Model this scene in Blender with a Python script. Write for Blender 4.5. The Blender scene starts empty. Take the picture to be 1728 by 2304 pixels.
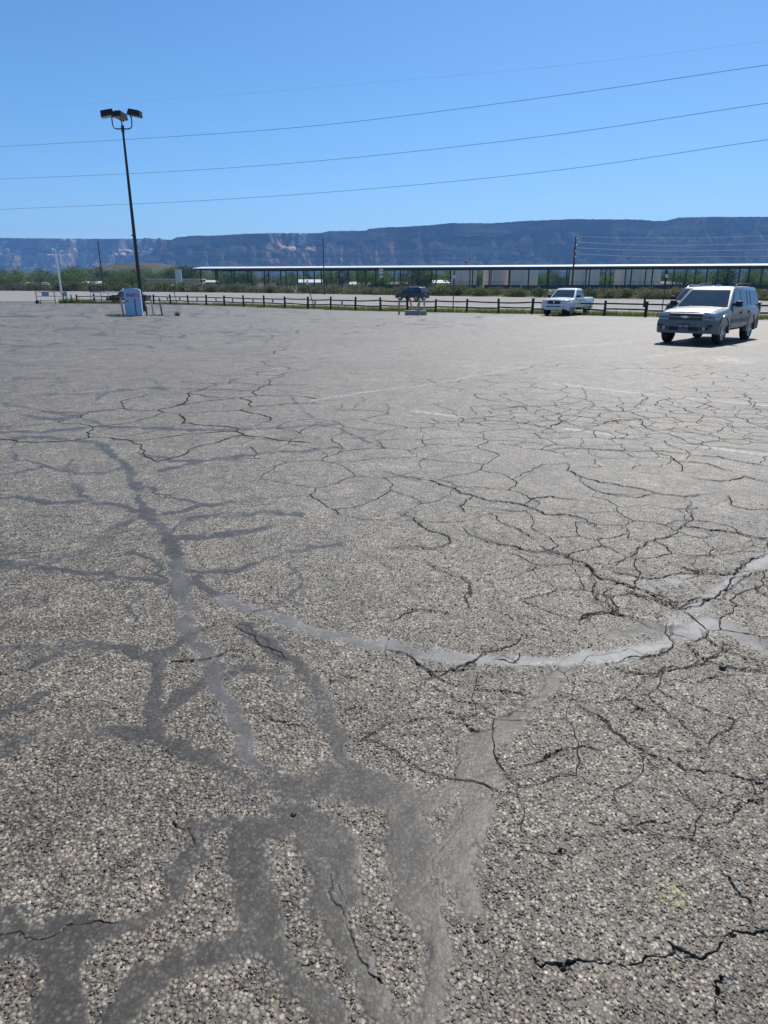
import bpy, bmesh, math, random
import numpy as np
from mathutils import Vector, Matrix

# ------------------------------------------------------------------ camera, sky, sun, exposure
SC = bpy.context.scene
COL = SC.collection
PI = math.pi
cam = bpy.data.cameras.new('camera')
cam.sensor_fit = 'VERTICAL'; cam.sensor_height = 24.0
cam.lens = 24.0 * 1520.0 / 2304.0
cam.clip_start = 0.05; cam.clip_end = 30000.0
camo = bpy.data.objects.new('camera', cam); COL.objects.link(camo)
camo.location = (0, 0, 1.75)
camo.rotation_euler = (math.radians(90 - 18.412), 0, 0)
SC.camera = camo

SUN_EL, SUN_AZ = math.radians(50), math.radians(24)      # azimuth to the right of the viewing direction (+Y)
sdir = Vector((math.sin(SUN_AZ) * math.cos(SUN_EL), math.cos(SUN_AZ) * math.cos(SUN_EL), math.sin(SUN_EL)))
world = bpy.data.worlds.new('World'); SC.world = world; world.use_nodes = True
wn = world.node_tree.nodes; wl = world.node_tree.links
bg = wn['Background']; sky = wn.new('ShaderNodeTexSky')
sky.sky_type = 'NISHITA'; sky.sun_disc = False
sky.sun_elevation = SUN_EL; sky.sun_rotation = SUN_AZ
sky.altitude = 1400; sky.air_density = 1.0; sky.dust_density = 0.9; sky.ozone_density = 6.0
hs = wn.new('ShaderNodeHueSaturation'); hs.inputs['Saturation'].default_value = 1.15; hs.inputs['Hue'].default_value = .495   # the camera's colour rendering of the whole sky
wl.new(sky.outputs[0], hs.inputs['Color']); wl.new(hs.outputs[0], bg.inputs[0]); bg.inputs[1].default_value = 0.104
sun = bpy.data.lights.new('sun', 'SUN'); sun.energy = 4.4; sun.angle = math.radians(0.53); sun.color = (1.0, 0.95, 0.87)
suno = bpy.data.objects.new('sun', sun); COL.objects.link(suno)
suno.rotation_euler = sdir.to_track_quat('Z', 'Y').to_euler(); suno.location = (0, 0, 60)
SC.view_settings.view_transform = 'Standard'; SC.view_settings.look = 'None'
SC.view_settings.exposure = 0.35; SC.view_settings.gamma = 1.0
SC.view_settings.use_curve_mapping = False
SC.cycles.max_bounces = 5; SC.cycles.diffuse_bounces = 2; SC.cycles.volume_bounces = 1

rng = np.random.default_rng(7)
random.seed(11)

# ------------------------------------------------------------------ helpers
class NT:
    def __init__(s, name):
        s.m = bpy.data.materials.new(name); s.m.use_nodes = True
        s.t = s.m.node_tree; s.n = s.t.nodes; s.b = s.n['Principled BSDF']; s.out = s.n['Material Output']
    def a(s, typ, **kw):
        n = s.n.new('ShaderNode' + typ)
        for k, v in kw.items(): setattr(n, k, v)
        return n
    def l(s, o, i): s.t.links.new(o, i)
    def pos(s): return s.a('NewGeometry').outputs['Position']
    def objc(s): return s.a('TexCoord').outputs['Object']
    def noise(s, scale, vec=None, detail=4, rough=.55):
        n = s.a('TexNoise'); n.inputs['Scale'].default_value = scale; n.inputs['Detail'].default_value = detail
        n.inputs['Roughness'].default_value = rough
        if vec is not None: s.l(vec, n.inputs['Vector'])
        return n.outputs['Fac']
    def ramp(s, fac, stops):
        r = s.a('ValToRGB'); e = r.color_ramp.elements
        while len(e) < len(stops): e.new(.5)
        for k, (p, c) in enumerate(stops):
            e[k].position = p; e[k].color = (*c, 1) if len(c) == 3 else c
        s.l(fac, r.inputs[0]); return r.outputs[0]
    def mix(s, fac, a, b, mode='MIX'):
        m = s.a('Mix', data_type='RGBA', blend_type=mode)
        for sock, v in ((m.inputs[0], fac), (m.inputs[6], a), (m.inputs[7], b)):
            if isinstance(v, (int, float)): sock.default_value = v
            elif isinstance(v, tuple): sock.default_value = (*v, 1) if len(v) == 3 else v
            else: s.l(v, sock)
        return m.outputs[2]
    def math(s, op, a, b=None, c=None, clamp=False):
        m = s.a('Math', operation=op, use_clamp=clamp)
        for k, v in enumerate((a, b, c)):
            if v is None: continue
            if isinstance(v, (int, float)): m.inputs[k].default_value = v
            else: s.l(v, m.inputs[k])
        return m.outputs[0]
    def bump(s, h, strength, dist):
        b = s.a('Bump'); b.inputs['Strength'].default_value = strength; b.inputs['Distance'].default_value = dist
        s.l(h, b.inputs['Height']); s.l(b.outputs[0], s.b.inputs['Normal']); return b
    def set(s, **kw):
        for k, v in kw.items():
            sock = s.b.inputs[k.replace('_', ' ')]
            if isinstance(v, (int, float)): sock.default_value = v
            elif isinstance(v, tuple): sock.default_value = (*v, 1) if len(v) == 3 else v
            else: s.l(v, sock)
        return s

M = {}
def simple(name, col, rough=.6, metal=0., var=.25, scale=6., bump=0., spec=None, coat=0.):
    t = NT(name); n = t.noise(scale, t.objc(), 5, .6)
    lo = tuple(max(0, c * (1 - var)) for c in col); hi = tuple(min(1, c * (1 + var)) for c in col)
    t.set(Base_Color=t.ramp(n, [(.3, lo), (.7, hi)]), Metallic=metal)
    r = t.a('MapRange'); r.inputs[3].default_value = max(.02, rough - .08); r.inputs[4].default_value = min(1, rough + .08)
    t.l(n, r.inputs[0]); t.set(Roughness=r.outputs[0])
    if bump: t.bump(n, bump, .01)
    if spec is not None: t.set(Specular_IOR_Level=spec)
    if coat: t.set(Coat_Weight=coat, Coat_Roughness=.04)
    M[name] = t.m; return t.m

class MB:
    """collects simple shapes; build() links them as one mesh object"""
    def __init__(s): s.v = []; s.f = []
    def add(s, vs, fs):
        o = len(s.v); s.v += [tuple(p) for p in vs]; s.f += [tuple(i + o for i in f) for f in fs]; return s
    def box(s, x0, x1, y0, y1, z0, z1):
        return s.add([(x0,y0,z0),(x1,y0,z0),(x1,y1,z0),(x0,y1,z0),(x0,y0,z1),(x1,y0,z1),(x1,y1,z1),(x0,y1,z1)],
                     [(3,2,1,0),(4,5,6,7),(0,1,5,4),(1,2,6,5),(2,3,7,6),(3,0,4,7)])
    def bar(s, a, b, w, h, up=(0,0,1)):
        a = Vector(a); b = Vector(b); d = (b - a).normalized(); u = Vector(up)
        r = d.cross(u)
        if r.length < 1e-4: r = d.cross(Vector((1,0,0)))
        r.normalize(); u = r.cross(d)
        q = [(-w/2,-h/2),(w/2,-h/2),(w/2,h/2),(-w/2,h/2)]
        return s.add([a + r*i + u*j for i, j in q] + [b + r*i + u*j for i, j in q],
                     [(3,2,1,0),(4,5,6,7),(0,1,5,4),(1,2,6,5),(2,3,7,6),(3,0,4,7)])
    def tube(s, pts, rad, n=8, cap=True):
        pts = [Vector(p) for p in pts]; k = len(pts)
        rad = rad if isinstance(rad, (list, tuple)) else [rad] * k
        vs = []; ref = None
        for i, p in enumerate(pts):
            d = (pts[min(k-1, i+1)] - pts[max(0, i-1)]).normalized()
            if ref is None:
                ref = Vector((0,0,1)) if abs(d.z) < .9 else Vector((1,0,0))
            r = d.cross(ref).normalized(); u = r.cross(d); ref = u
            for j in range(n):
                a = 2 * PI * j / n; vs.append(p + (r * math.cos(a) + u * math.sin(a)) * rad[i])
        fs = [(i*n+j, i*n+(j+1) % n, (i+1)*n+(j+1) % n, (i+1)*n+j) for i in range(k-1) for j in range(n)]
        if cap: fs += [tuple(range(n))[::-1], tuple(range((k-1)*n, k*n))]
        return s.add(vs, fs)
    def prism(s, loop_a, loop_b):
        n = len(loop_a)
        return s.add(list(loop_a) + list(loop_b),
                     [tuple(range(n))[::-1], tuple(range(n, 2*n))] + [(i, (i+1) % n, n+(i+1) % n, n+i) for i in range(n)])
    def lathe_y(s, prof, c, n=24):
        """profile of (radius, y) about the local y axis through c"""
        k = len(prof); vs = []
        for r, y in prof:
            for j in range(n):
                a = 2*PI*j/n; vs.append((c[0] + r*math.cos(a), c[1] + y, c[2] + r*math.sin(a)))
        fs = [(i*n+j, (i+1)*n+j, (i+1)*n+(j+1) % n, i*n+(j+1) % n) for i in range(k-1) for j in range(n)]
        return s.add(vs, fs)
    def mesh(s, name, fix=True):
        me = bpy.data.meshes.new(name); me.from_pydata(s.v, [], s.f)
        if fix:
            bm = bmesh.new(); bm.from_mesh(me); bmesh.ops.recalc_face_normals(bm, faces=bm.faces); bm.to_mesh(me); bm.free()
        return me
    def build(s, name, mat, parent=None, smooth=None, bevel=0., label=None, fix=True):
        me = s.mesh(name, fix)
        if bevel:
            bm = bmesh.new(); bm.from_mesh(me); bmesh.ops.remove_doubles(bm, verts=bm.verts, dist=1e-5)
            bmesh.ops.bevel(bm, geom=list(bm.edges), offset=bevel, segments=2, profile=.5, affect='EDGES', clamp_overlap=True)
            bm.to_mesh(me); bm.free()
        if mat: me.materials.append(M[mat] if isinstance(mat, str) else mat)
        if smooth: shade(me, smooth)
        return link(name, me, parent, label)

def shade(me, ang=35):
    me.polygons.foreach_set('use_smooth', [True] * len(me.polygons)); me.set_sharp_from_angle(angle=math.radians(ang))
def link(name, me, parent=None, label=None):
    o = bpy.data.objects.new(name, me); COL.objects.link(o)
    if parent: o.parent = parent
    if label: o['label'] = label
    return o
def tag(o, label=None, cat=None, group=None, kind=None):
    if label: o['label'] = label
    if cat: o['category'] = cat
    if group: o['group'] = group
    if kind: o['kind'] = kind
    return o
def thing(name, label, cat, loc=(0,0,0), rz=0., group=None):
    o = bpy.data.objects.new(name, None); COL.objects.link(o); o.empty_display_size = .2
    o.location = loc; o.rotation_euler = (0, 0, rz)
    return tag(o, label, cat, group)
def text_mb(txt, size, depth):
    cu = bpy.data.curves.new('lettering', 'FONT'); cu.body = txt; cu.size = size; cu.extrude = depth
    cu.align_x = 'CENTER'; cu.align_y = 'CENTER'; cu.resolution_u = 3; cu.offset = size * .018
    o = bpy.data.objects.new('lettering', cu); COL.objects.link(o)
    dg = bpy.context.evaluated_depsgraph_get(); me = bpy.data.meshes.new_from_object(o.evaluated_get(dg))
    bpy.data.objects.remove(o); return me

# numpy noise
def vnoise(x, y, seed=0):
    xi = np.floor(x).astype(np.int64); yi = np.floor(y).astype(np.int64); fx = x - xi; fy = y - yi
    def h(a, b):
        n = (a * 374761393 + b * 668265263 + seed * 974711) & 0x7fffffff
        n = ((n ^ (n >> 13)) * 1274126177) & 0x7fffffff
        return ((n ^ (n >> 16)) & 0xffff) / 65535.0
    u = fx*fx*(3-2*fx); v = fy*fy*(3-2*fy)
    return (h(xi,yi)*(1-u)+h(xi+1,yi)*u)*(1-v) + (h(xi,yi+1)*(1-u)+h(xi+1,yi+1)*u)*v
def fbm(x, y, oct=4, seed=0, gain=.5):
    s = 0; a = 1; t = 0
    for k in range(oct):
        s = s + a * vnoise(x * 2**k + 17.3*k, y * 2**k - 9.1*k, seed + k); t += a; a *= gain
    return s / t
# ------------------------------------------------------------------ traced ground features in metres: (strength, [(x, y, width), ...]); wires in metres
TAR=[
(1.0,[(-1.107,3.336,0.1234),(-0.922,3.013,0.1119),(-0.772,2.72,0.1007),(-0.651,2.455,0.0924),(-0.556,2.272,0.0885),(-0.492,2.175,0.0887),(-0.413,2.071,0.0866)]),
(1.0,[(-0.323,1.908,0.1057),(-0.252,1.774,0.0992),(-0.184,1.601,0.0916),(-0.135,1.497,0.0876),(-0.069,1.375,0.0826),(-0.011,1.267,0.078),(0.024,1.199,0.0752)]),
(1.0,[(-1.681,2.903,0.1139),(-1.646,3.036,0.1537),(-1.491,3.06,0.1365),(-1.285,3.013,0.1182),(-1.123,2.946,0.1402),(-1.042,3.107,0.1175),(-0.991,3.231,0.1181)]),
(1.0,[(-1.123,2.946,0.1027),(-1.047,2.74,0.0986),(-1.009,2.556,0.0924),(-0.942,2.407,0.0907),(-0.771,2.243,0.0969),(-0.618,2.135,0.1021),(-0.474,2.071,0.1048)]),
(1.0,[(-1.545,2.215,0.113),(-1.524,2.243,0.1114),(-1.465,2.345,0.1224),(-1.362,2.391,0.112),(-1.205,2.36,0.1023),(-1.051,2.36,0.1108),(-0.937,2.391,0.1157)]),
(1.0,[(-0.825,2.759,0.0972),(-0.917,2.627,0.0844),(-0.957,2.455,0.0712)]),
(1.0,[(-0.728,3.283,0.1374),(-0.567,3.06,0.1363),(-0.432,2.924,0.1244),(-0.332,2.72,0.1023),(-0.273,2.539,0.0943),(-0.223,2.407,0.0894),(-0.195,2.286,0.0868),(-0.143,2.188,0.0885),(-0.086,2.084,0.0854)]),
(0.7,[(-0.764,2.779,0.1394),(-0.648,2.861,0.1481),(-0.505,2.799,0.0984),(-0.414,2.609,0.0834),(-0.312,2.522,0.0945)]),
(1.0,[(-0.474,2.071,0.2114),(-0.31,2.071,0.2104),(-0.137,2.059,0.2054),(0.001,2.011,0.1966),(0.076,1.987,0.1955)]),
(1.0,[(-0.336,1.942,0.1401),(-0.203,1.834,0.1263),(-0.132,1.689,0.1115),(-0.113,1.601,0.1061)]),
(1.0,[(-0.651,1.834,0.097),(-0.554,1.855,0.0919),(-0.451,1.814,0.0911),(-0.364,1.855,0.0935),(-0.295,1.942,0.0925)]),
(1.0,[(-0.472,1.804,0.1489),(-0.428,1.689,0.1422),(-0.389,1.56,0.1342),(-0.351,1.46,0.1274)]),
(1.0,[(-0.351,1.46,0.1163),(-0.44,1.41,0.1133),(-0.53,1.362,0.1108),(-0.594,1.323,0.1104),(-0.629,1.279,0.1062),(-0.644,1.22,0.0972),(-0.643,1.186,0.0909)]),
(1.0,[(-0.638,1.784,0.0717),(-0.649,1.662,0.0658),(-0.638,1.577,0.0671),(-0.672,1.528,0.0738),(-0.711,1.482,0.0723),(-0.8,1.453,0.0628),(-0.942,1.475,0.0591),(-1.05,1.49,0.0596),(-1.153,1.505,0.0599)]),
(1.0,[(-1.12,1.445,0.0689),(-0.995,1.445,0.0666),(-0.903,1.431,0.0692),(-0.82,1.453,0.0759)]),
(1.0,[(-0.903,1.431,0.1129),(-0.859,1.362,0.1171),(-0.841,1.279,0.1121),(-0.787,1.186,0.1005)]),
(1.0,[(-0.371,1.46,0.0955),(-0.258,1.355,0.0904),(-0.2,1.291,0.0872),(-0.141,1.231,0.0846),(-0.109,1.186,0.0828)]),
(1.0,[(-1.686,2.488,0.0821),(-1.599,2.573,0.0833),(-1.564,2.627,0.0817)]),
(0.5,[(-1.952,3.036,0.1501),(-1.822,3.06,0.1486),(-1.686,3.071,0.1504),(-1.534,3.107,0.1548)]),
(1.0,[(-0.572,3.336,0.0939),(-0.32,3.218,0.0903),(0.0,3.055,0.0858)]),
(1.0,[(0.0,3.107,0.0968),(0.174,2.991,0.1),(0.346,2.968,0.1029),(0.549,2.935,0.1017),(0.73,2.924,0.1014),(0.884,2.903,0.1013)]),
(1.0,[(0.884,2.903,0.1163),(1.039,2.968,0.1274),(1.158,2.979,0.1278),(1.294,3.036,0.1196),(1.463,3.107,0.1117),(1.649,3.231,0.1031),(1.784,3.336,0.1013)]),
(1.0,[(0.972,2.935,0.0842),(0.809,2.779,0.0737),(0.72,2.627,0.068),(0.602,2.505,0.0723),(0.508,2.423,0.0726)]),
(1.0,[(0.508,2.423,0.1275),(0.417,2.33,0.1202),(0.349,2.243,0.1086),(0.292,2.135,0.1045),(0.213,2.035,0.1041),(0.148,1.953,0.1139),(0.049,1.942,0.123)]),
(0.8,[(0.349,2.243,0.1639),(0.364,2.084,0.1462),(0.312,1.942,0.1381),(0.254,1.784,0.1291),(0.217,1.644,0.1237),(0.251,1.56,0.1283)]),
(1.0,[(0.084,1.987,0.1385),(0.118,1.834,0.1288),(0.133,1.689,0.1182),(0.111,1.56,0.1116),(0.132,1.445,0.1066),(0.131,1.342,0.0999),(0.119,1.255,0.0949),(0.109,1.186,0.0913)]),
(1.0,[(0.025,1.942,0.0912),(0.046,1.784,0.086),(0.08,1.644,0.0816)]),
(1.0,[(1.784,3.336,0.1809),(1.86,3.283,0.1613),(1.896,3.156,0.1463),(1.964,3.06,0.1597),(2.017,3.025,0.162)]),
(0.8,[(1.223,3.18,0.1092),(1.348,3.257,0.1279),(1.483,3.283,0.1628),(1.649,3.231,0.1682)]),
(1.0,[(-2.554,6.566,0.1582),(-2.257,5.911,0.1431),(-1.989,5.305,0.1292)]),
(1.0,[(-1.989,5.305,0.205),(-1.747,4.906,0.1911),(-1.536,4.558,0.1655),(-1.385,4.211,0.1418),(-1.298,3.907,0.1323),(-1.184,3.609,0.1252),(-1.056,3.337,0.1191)]),
(1.0,[(-3.582,7.966,0.2955),(-3.289,7.716,0.1882),(-2.874,7.046,0.1388),(-2.554,6.566,0.136)]),
(1.0,[(-2.621,4.19,0.1247),(-2.297,4.131,0.116),(-2.04,4.035,0.1103),(-1.793,3.979,0.1113),(-1.575,3.907,0.1032),(-1.407,3.837,0.0985)]),
(1.0,[(-1.74,4.378,0.0775),(-1.588,4.211,0.0749),(-1.445,4.054,0.0569),(-1.389,3.872,0.0657),(-1.448,3.704,0.0771),(-1.452,3.518,0.0472),(-1.349,3.337,0.0441)]),
(1.0,[(-3.466,5.731,0.1548),(-3.147,5.627,0.1418),(-2.882,5.494,0.1559),(-2.625,5.494,0.1823),(-2.408,5.494,0.148),(-2.103,5.305,0.1166),(-1.911,5.185,0.1142)]),
(1.0,[(-1.891,5.127,0.1432),(-1.703,5.244,0.1377),(-1.562,5.43,0.1517),(-1.373,5.462,0.1589),(-1.17,5.527,0.1603)]),
(1.0,[(-1.559,4.751,0.0517),(-1.599,5.014,0.0945),(-1.464,5.127,0.1647),(-1.236,5.185,0.1683),(-0.964,5.244,0.1688),(-0.677,5.215,0.1631)]),
(1.0,[(-1.584,4.605,0.1396),(-1.383,4.677,0.1415),(-1.166,4.702,0.1407),(-0.983,4.828,0.1379),(-0.855,4.906,0.1414)]),
(1.0,[(-1.34,4.054,0.1037),(-1.18,4.016,0.1118),(-0.993,4.054,0.1127),(-0.883,4.19,0.109),(-0.728,4.293,0.1159),(-0.538,4.444,0.121),(-0.349,4.558,0.1272)]),
(1.0,[(-1.244,3.769,0.1159),(-1.166,3.907,0.1493),(-1.102,3.769,0.0744),(-0.959,3.64,0.0917),(-0.769,3.503,0.0959),(-0.595,3.403,0.0956),(-0.496,3.337,0.0916)]),
(0.7,[(-0.637,4.211,0.0663),(-0.562,3.979,0.0639),(-0.498,3.803,0.059),(-0.561,3.64,0.0861),(-0.638,3.518,0.0909)]),
(0.7,[(-2.02,5.07,0.1833),(-2.044,4.751,0.1654),(-2.048,4.422,0.2043),(-2.186,4.293,0.2705),(-2.332,4.17,0.2689),(-2.542,4.131,0.255)]),
(1.0,[(-4.995,8.514,0.2042),(-4.315,8.514,0.2224),(-3.847,8.816,0.2351),(-3.358,8.816,0.2012),(-2.561,8.588,0.1956),(-1.965,8.588,0.2116),(-1.391,8.738,0.2133),(-0.867,8.974,0.2214),(-0.649,8.974,0.2254)]),
(1.0,[(-6.002,10.682,0.2304),(-5.111,10.048,0.2338),(-4.427,9.664,0.2018),(-3.915,9.138,0.1356),(-3.573,8.738,0.1196)]),
(1.0,[(-4.518,8.164,0.0516),(-4.278,7.596,0.0425),(-3.941,7.046,0.0661),(-3.478,6.751,0.0973),(-3.119,6.477,0.1216),(-2.798,6.477,0.1707),(-2.634,6.657,0.1598)]),
(1.0,[(-4.518,8.164,0.2427),(-4.148,8.164,0.2096),(-3.693,7.966,0.1611),(-3.289,7.716,0.1427)]),
(0.8,[(-3.37,7.046,0.1089),(-3.043,6.305,0.1006),(-2.681,5.766,0.1137),(-2.514,5.56,0.1242)]),
(1.0,[(-3.805,6.348,0.1099),(-3.623,6.566,0.1176),(-3.481,6.657,0.123)]),
(1.0,[(-4.351,10.048,0.2222),(-4.427,9.664,0.2258),(-4.53,9.307,0.3104),(-5.193,9.664,0.2152)]),
(1.0,[(-4.61,10.682,0.0704),(-4.785,11.395,0.1035),(-4.793,11.923,0.2879),(-4.334,12.5,0.4453),(-3.903,12.205,0.2653)]),
(1.0,[(-7.444,13.829,0.0418),(-6.207,11.395,0.0567),(-5.803,11.653,0.2836),(-4.928,11.653,0.2639)]),
(1.0,[(-7.444,13.829,0.3661),(-6.835,13.829,0.3661),(-6.648,13.829,0.1287),(-6.193,13.132,0.0562),(-6.205,12.5,0.1548)]),
(1.0,[(-13.252,23.696,0.0991),(-10.396,19.417,0.0521),(-9.059,16.42,0.0401),(-7.942,14.6,0.0421)]),
(1.0,[(-9.602,17.22,0.1695),(-8.327,16.169,0.2186),(-7.293,15.925,0.3115),(-6.649,15.925,0.3363)]),
(1.0,[(-2.718,7.312,0.1078),(-2.224,6.945,0.126),(-1.931,6.945,0.1653),(-1.645,7.098,0.1628),(-1.306,7.312,0.1728),(-0.934,7.423,0.1771),(-0.556,7.596,0.1778)]),
(1.0,[(-2.229,6.566,0.1555),(-2.095,6.751,0.168),(-1.906,6.945,0.179)]),
(1.0,[(-2.315,6.142,0.0656),(-1.916,5.696,0.0715),(-1.598,5.494,0.0846)]),
(1.0,[(-1.554,11.395,0.0687),(-1.206,10.048,0.0674),(-0.836,8.974,0.086),(-0.568,8.663,0.108),(-0.279,8.097,0.0892),(0.0,7.596,0.0868)]),
(1.0,[(-3.011,13.472,0.1406),(-2.433,12.808,0.134),(-1.908,12.205,0.0968),(-1.554,11.395,0.0638)]),
(1.0,[(-10.352,29.486,0.159),(-8.364,25.968,0.103),(-6.609,21.782,0.0858),(-5.288,19.776,0.2076),(-3.259,18.736,0.2678)]),
(1.0,[(-17.229,34.079,0.0615),(-14.751,28.71,0.0514),(-12.766,25.968,0.1273)]),
(1.0,[(-4.898,14.204,0.0677),(-4.079,12.5,0.1313),(-3.155,12.205,0.2664),(-2.092,12.062,0.2732)]),
(1.0,[(-18.749,41.857,0.1053),(-14.975,34.079,0.1513),(-12.789,31.169,0.4749),(-11.035,30.305,0.7463)]),
(1.0,[(-12.062,21.782,0.3589),(-10.545,21.35,0.424),(-9.153,21.782,0.4758),(-8.003,22.232,0.486)]),
(1.0,[(-10.546,24.781,0.039),(-8.876,20.934,0.037),(-8.055,19.417,0.0515)]),
(1.0,[(-5.576,15.925,0.0558),(-4.898,14.204,0.0462),(-4.504,12.5,0.0531)]),
(0.45,[(-0.038,5.274,0.075),(0.118,5.462,0.088),(0.28,5.56,0.1016),(0.685,5.802,0.1008),(0.897,5.986,0.0944)]),
(0.4,[(0.0,7.257,0.101),(0.367,6.945,0.1178),(0.818,7.046,0.0934),(1.101,7.48,0.0649)])]
TAR_SHEEN=[  # sheen of sun and sky on the tar, painted as paler strips
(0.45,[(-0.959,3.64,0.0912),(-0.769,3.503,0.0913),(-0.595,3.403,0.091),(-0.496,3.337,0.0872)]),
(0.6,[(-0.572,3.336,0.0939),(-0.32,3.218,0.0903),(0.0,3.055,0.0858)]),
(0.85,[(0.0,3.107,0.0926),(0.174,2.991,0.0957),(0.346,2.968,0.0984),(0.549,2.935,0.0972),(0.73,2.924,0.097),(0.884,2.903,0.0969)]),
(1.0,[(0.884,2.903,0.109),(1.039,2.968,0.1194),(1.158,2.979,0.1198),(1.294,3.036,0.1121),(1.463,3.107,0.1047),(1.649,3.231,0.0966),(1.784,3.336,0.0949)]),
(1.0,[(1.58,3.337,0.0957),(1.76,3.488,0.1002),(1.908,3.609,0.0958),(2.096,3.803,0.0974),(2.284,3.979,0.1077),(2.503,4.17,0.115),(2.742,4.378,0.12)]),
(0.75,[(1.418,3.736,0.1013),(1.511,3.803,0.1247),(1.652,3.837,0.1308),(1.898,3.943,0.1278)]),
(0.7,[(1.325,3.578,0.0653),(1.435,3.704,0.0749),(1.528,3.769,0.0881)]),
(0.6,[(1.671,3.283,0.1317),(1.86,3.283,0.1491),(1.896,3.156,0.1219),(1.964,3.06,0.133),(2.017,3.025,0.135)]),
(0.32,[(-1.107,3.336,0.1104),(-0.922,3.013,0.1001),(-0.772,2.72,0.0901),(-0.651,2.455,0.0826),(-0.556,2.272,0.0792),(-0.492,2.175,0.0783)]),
(0.25,[(-1.385,4.211,0.0898),(-1.298,3.907,0.0836),(-1.184,3.609,0.079),(-1.056,3.337,0.0752)])]
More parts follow.
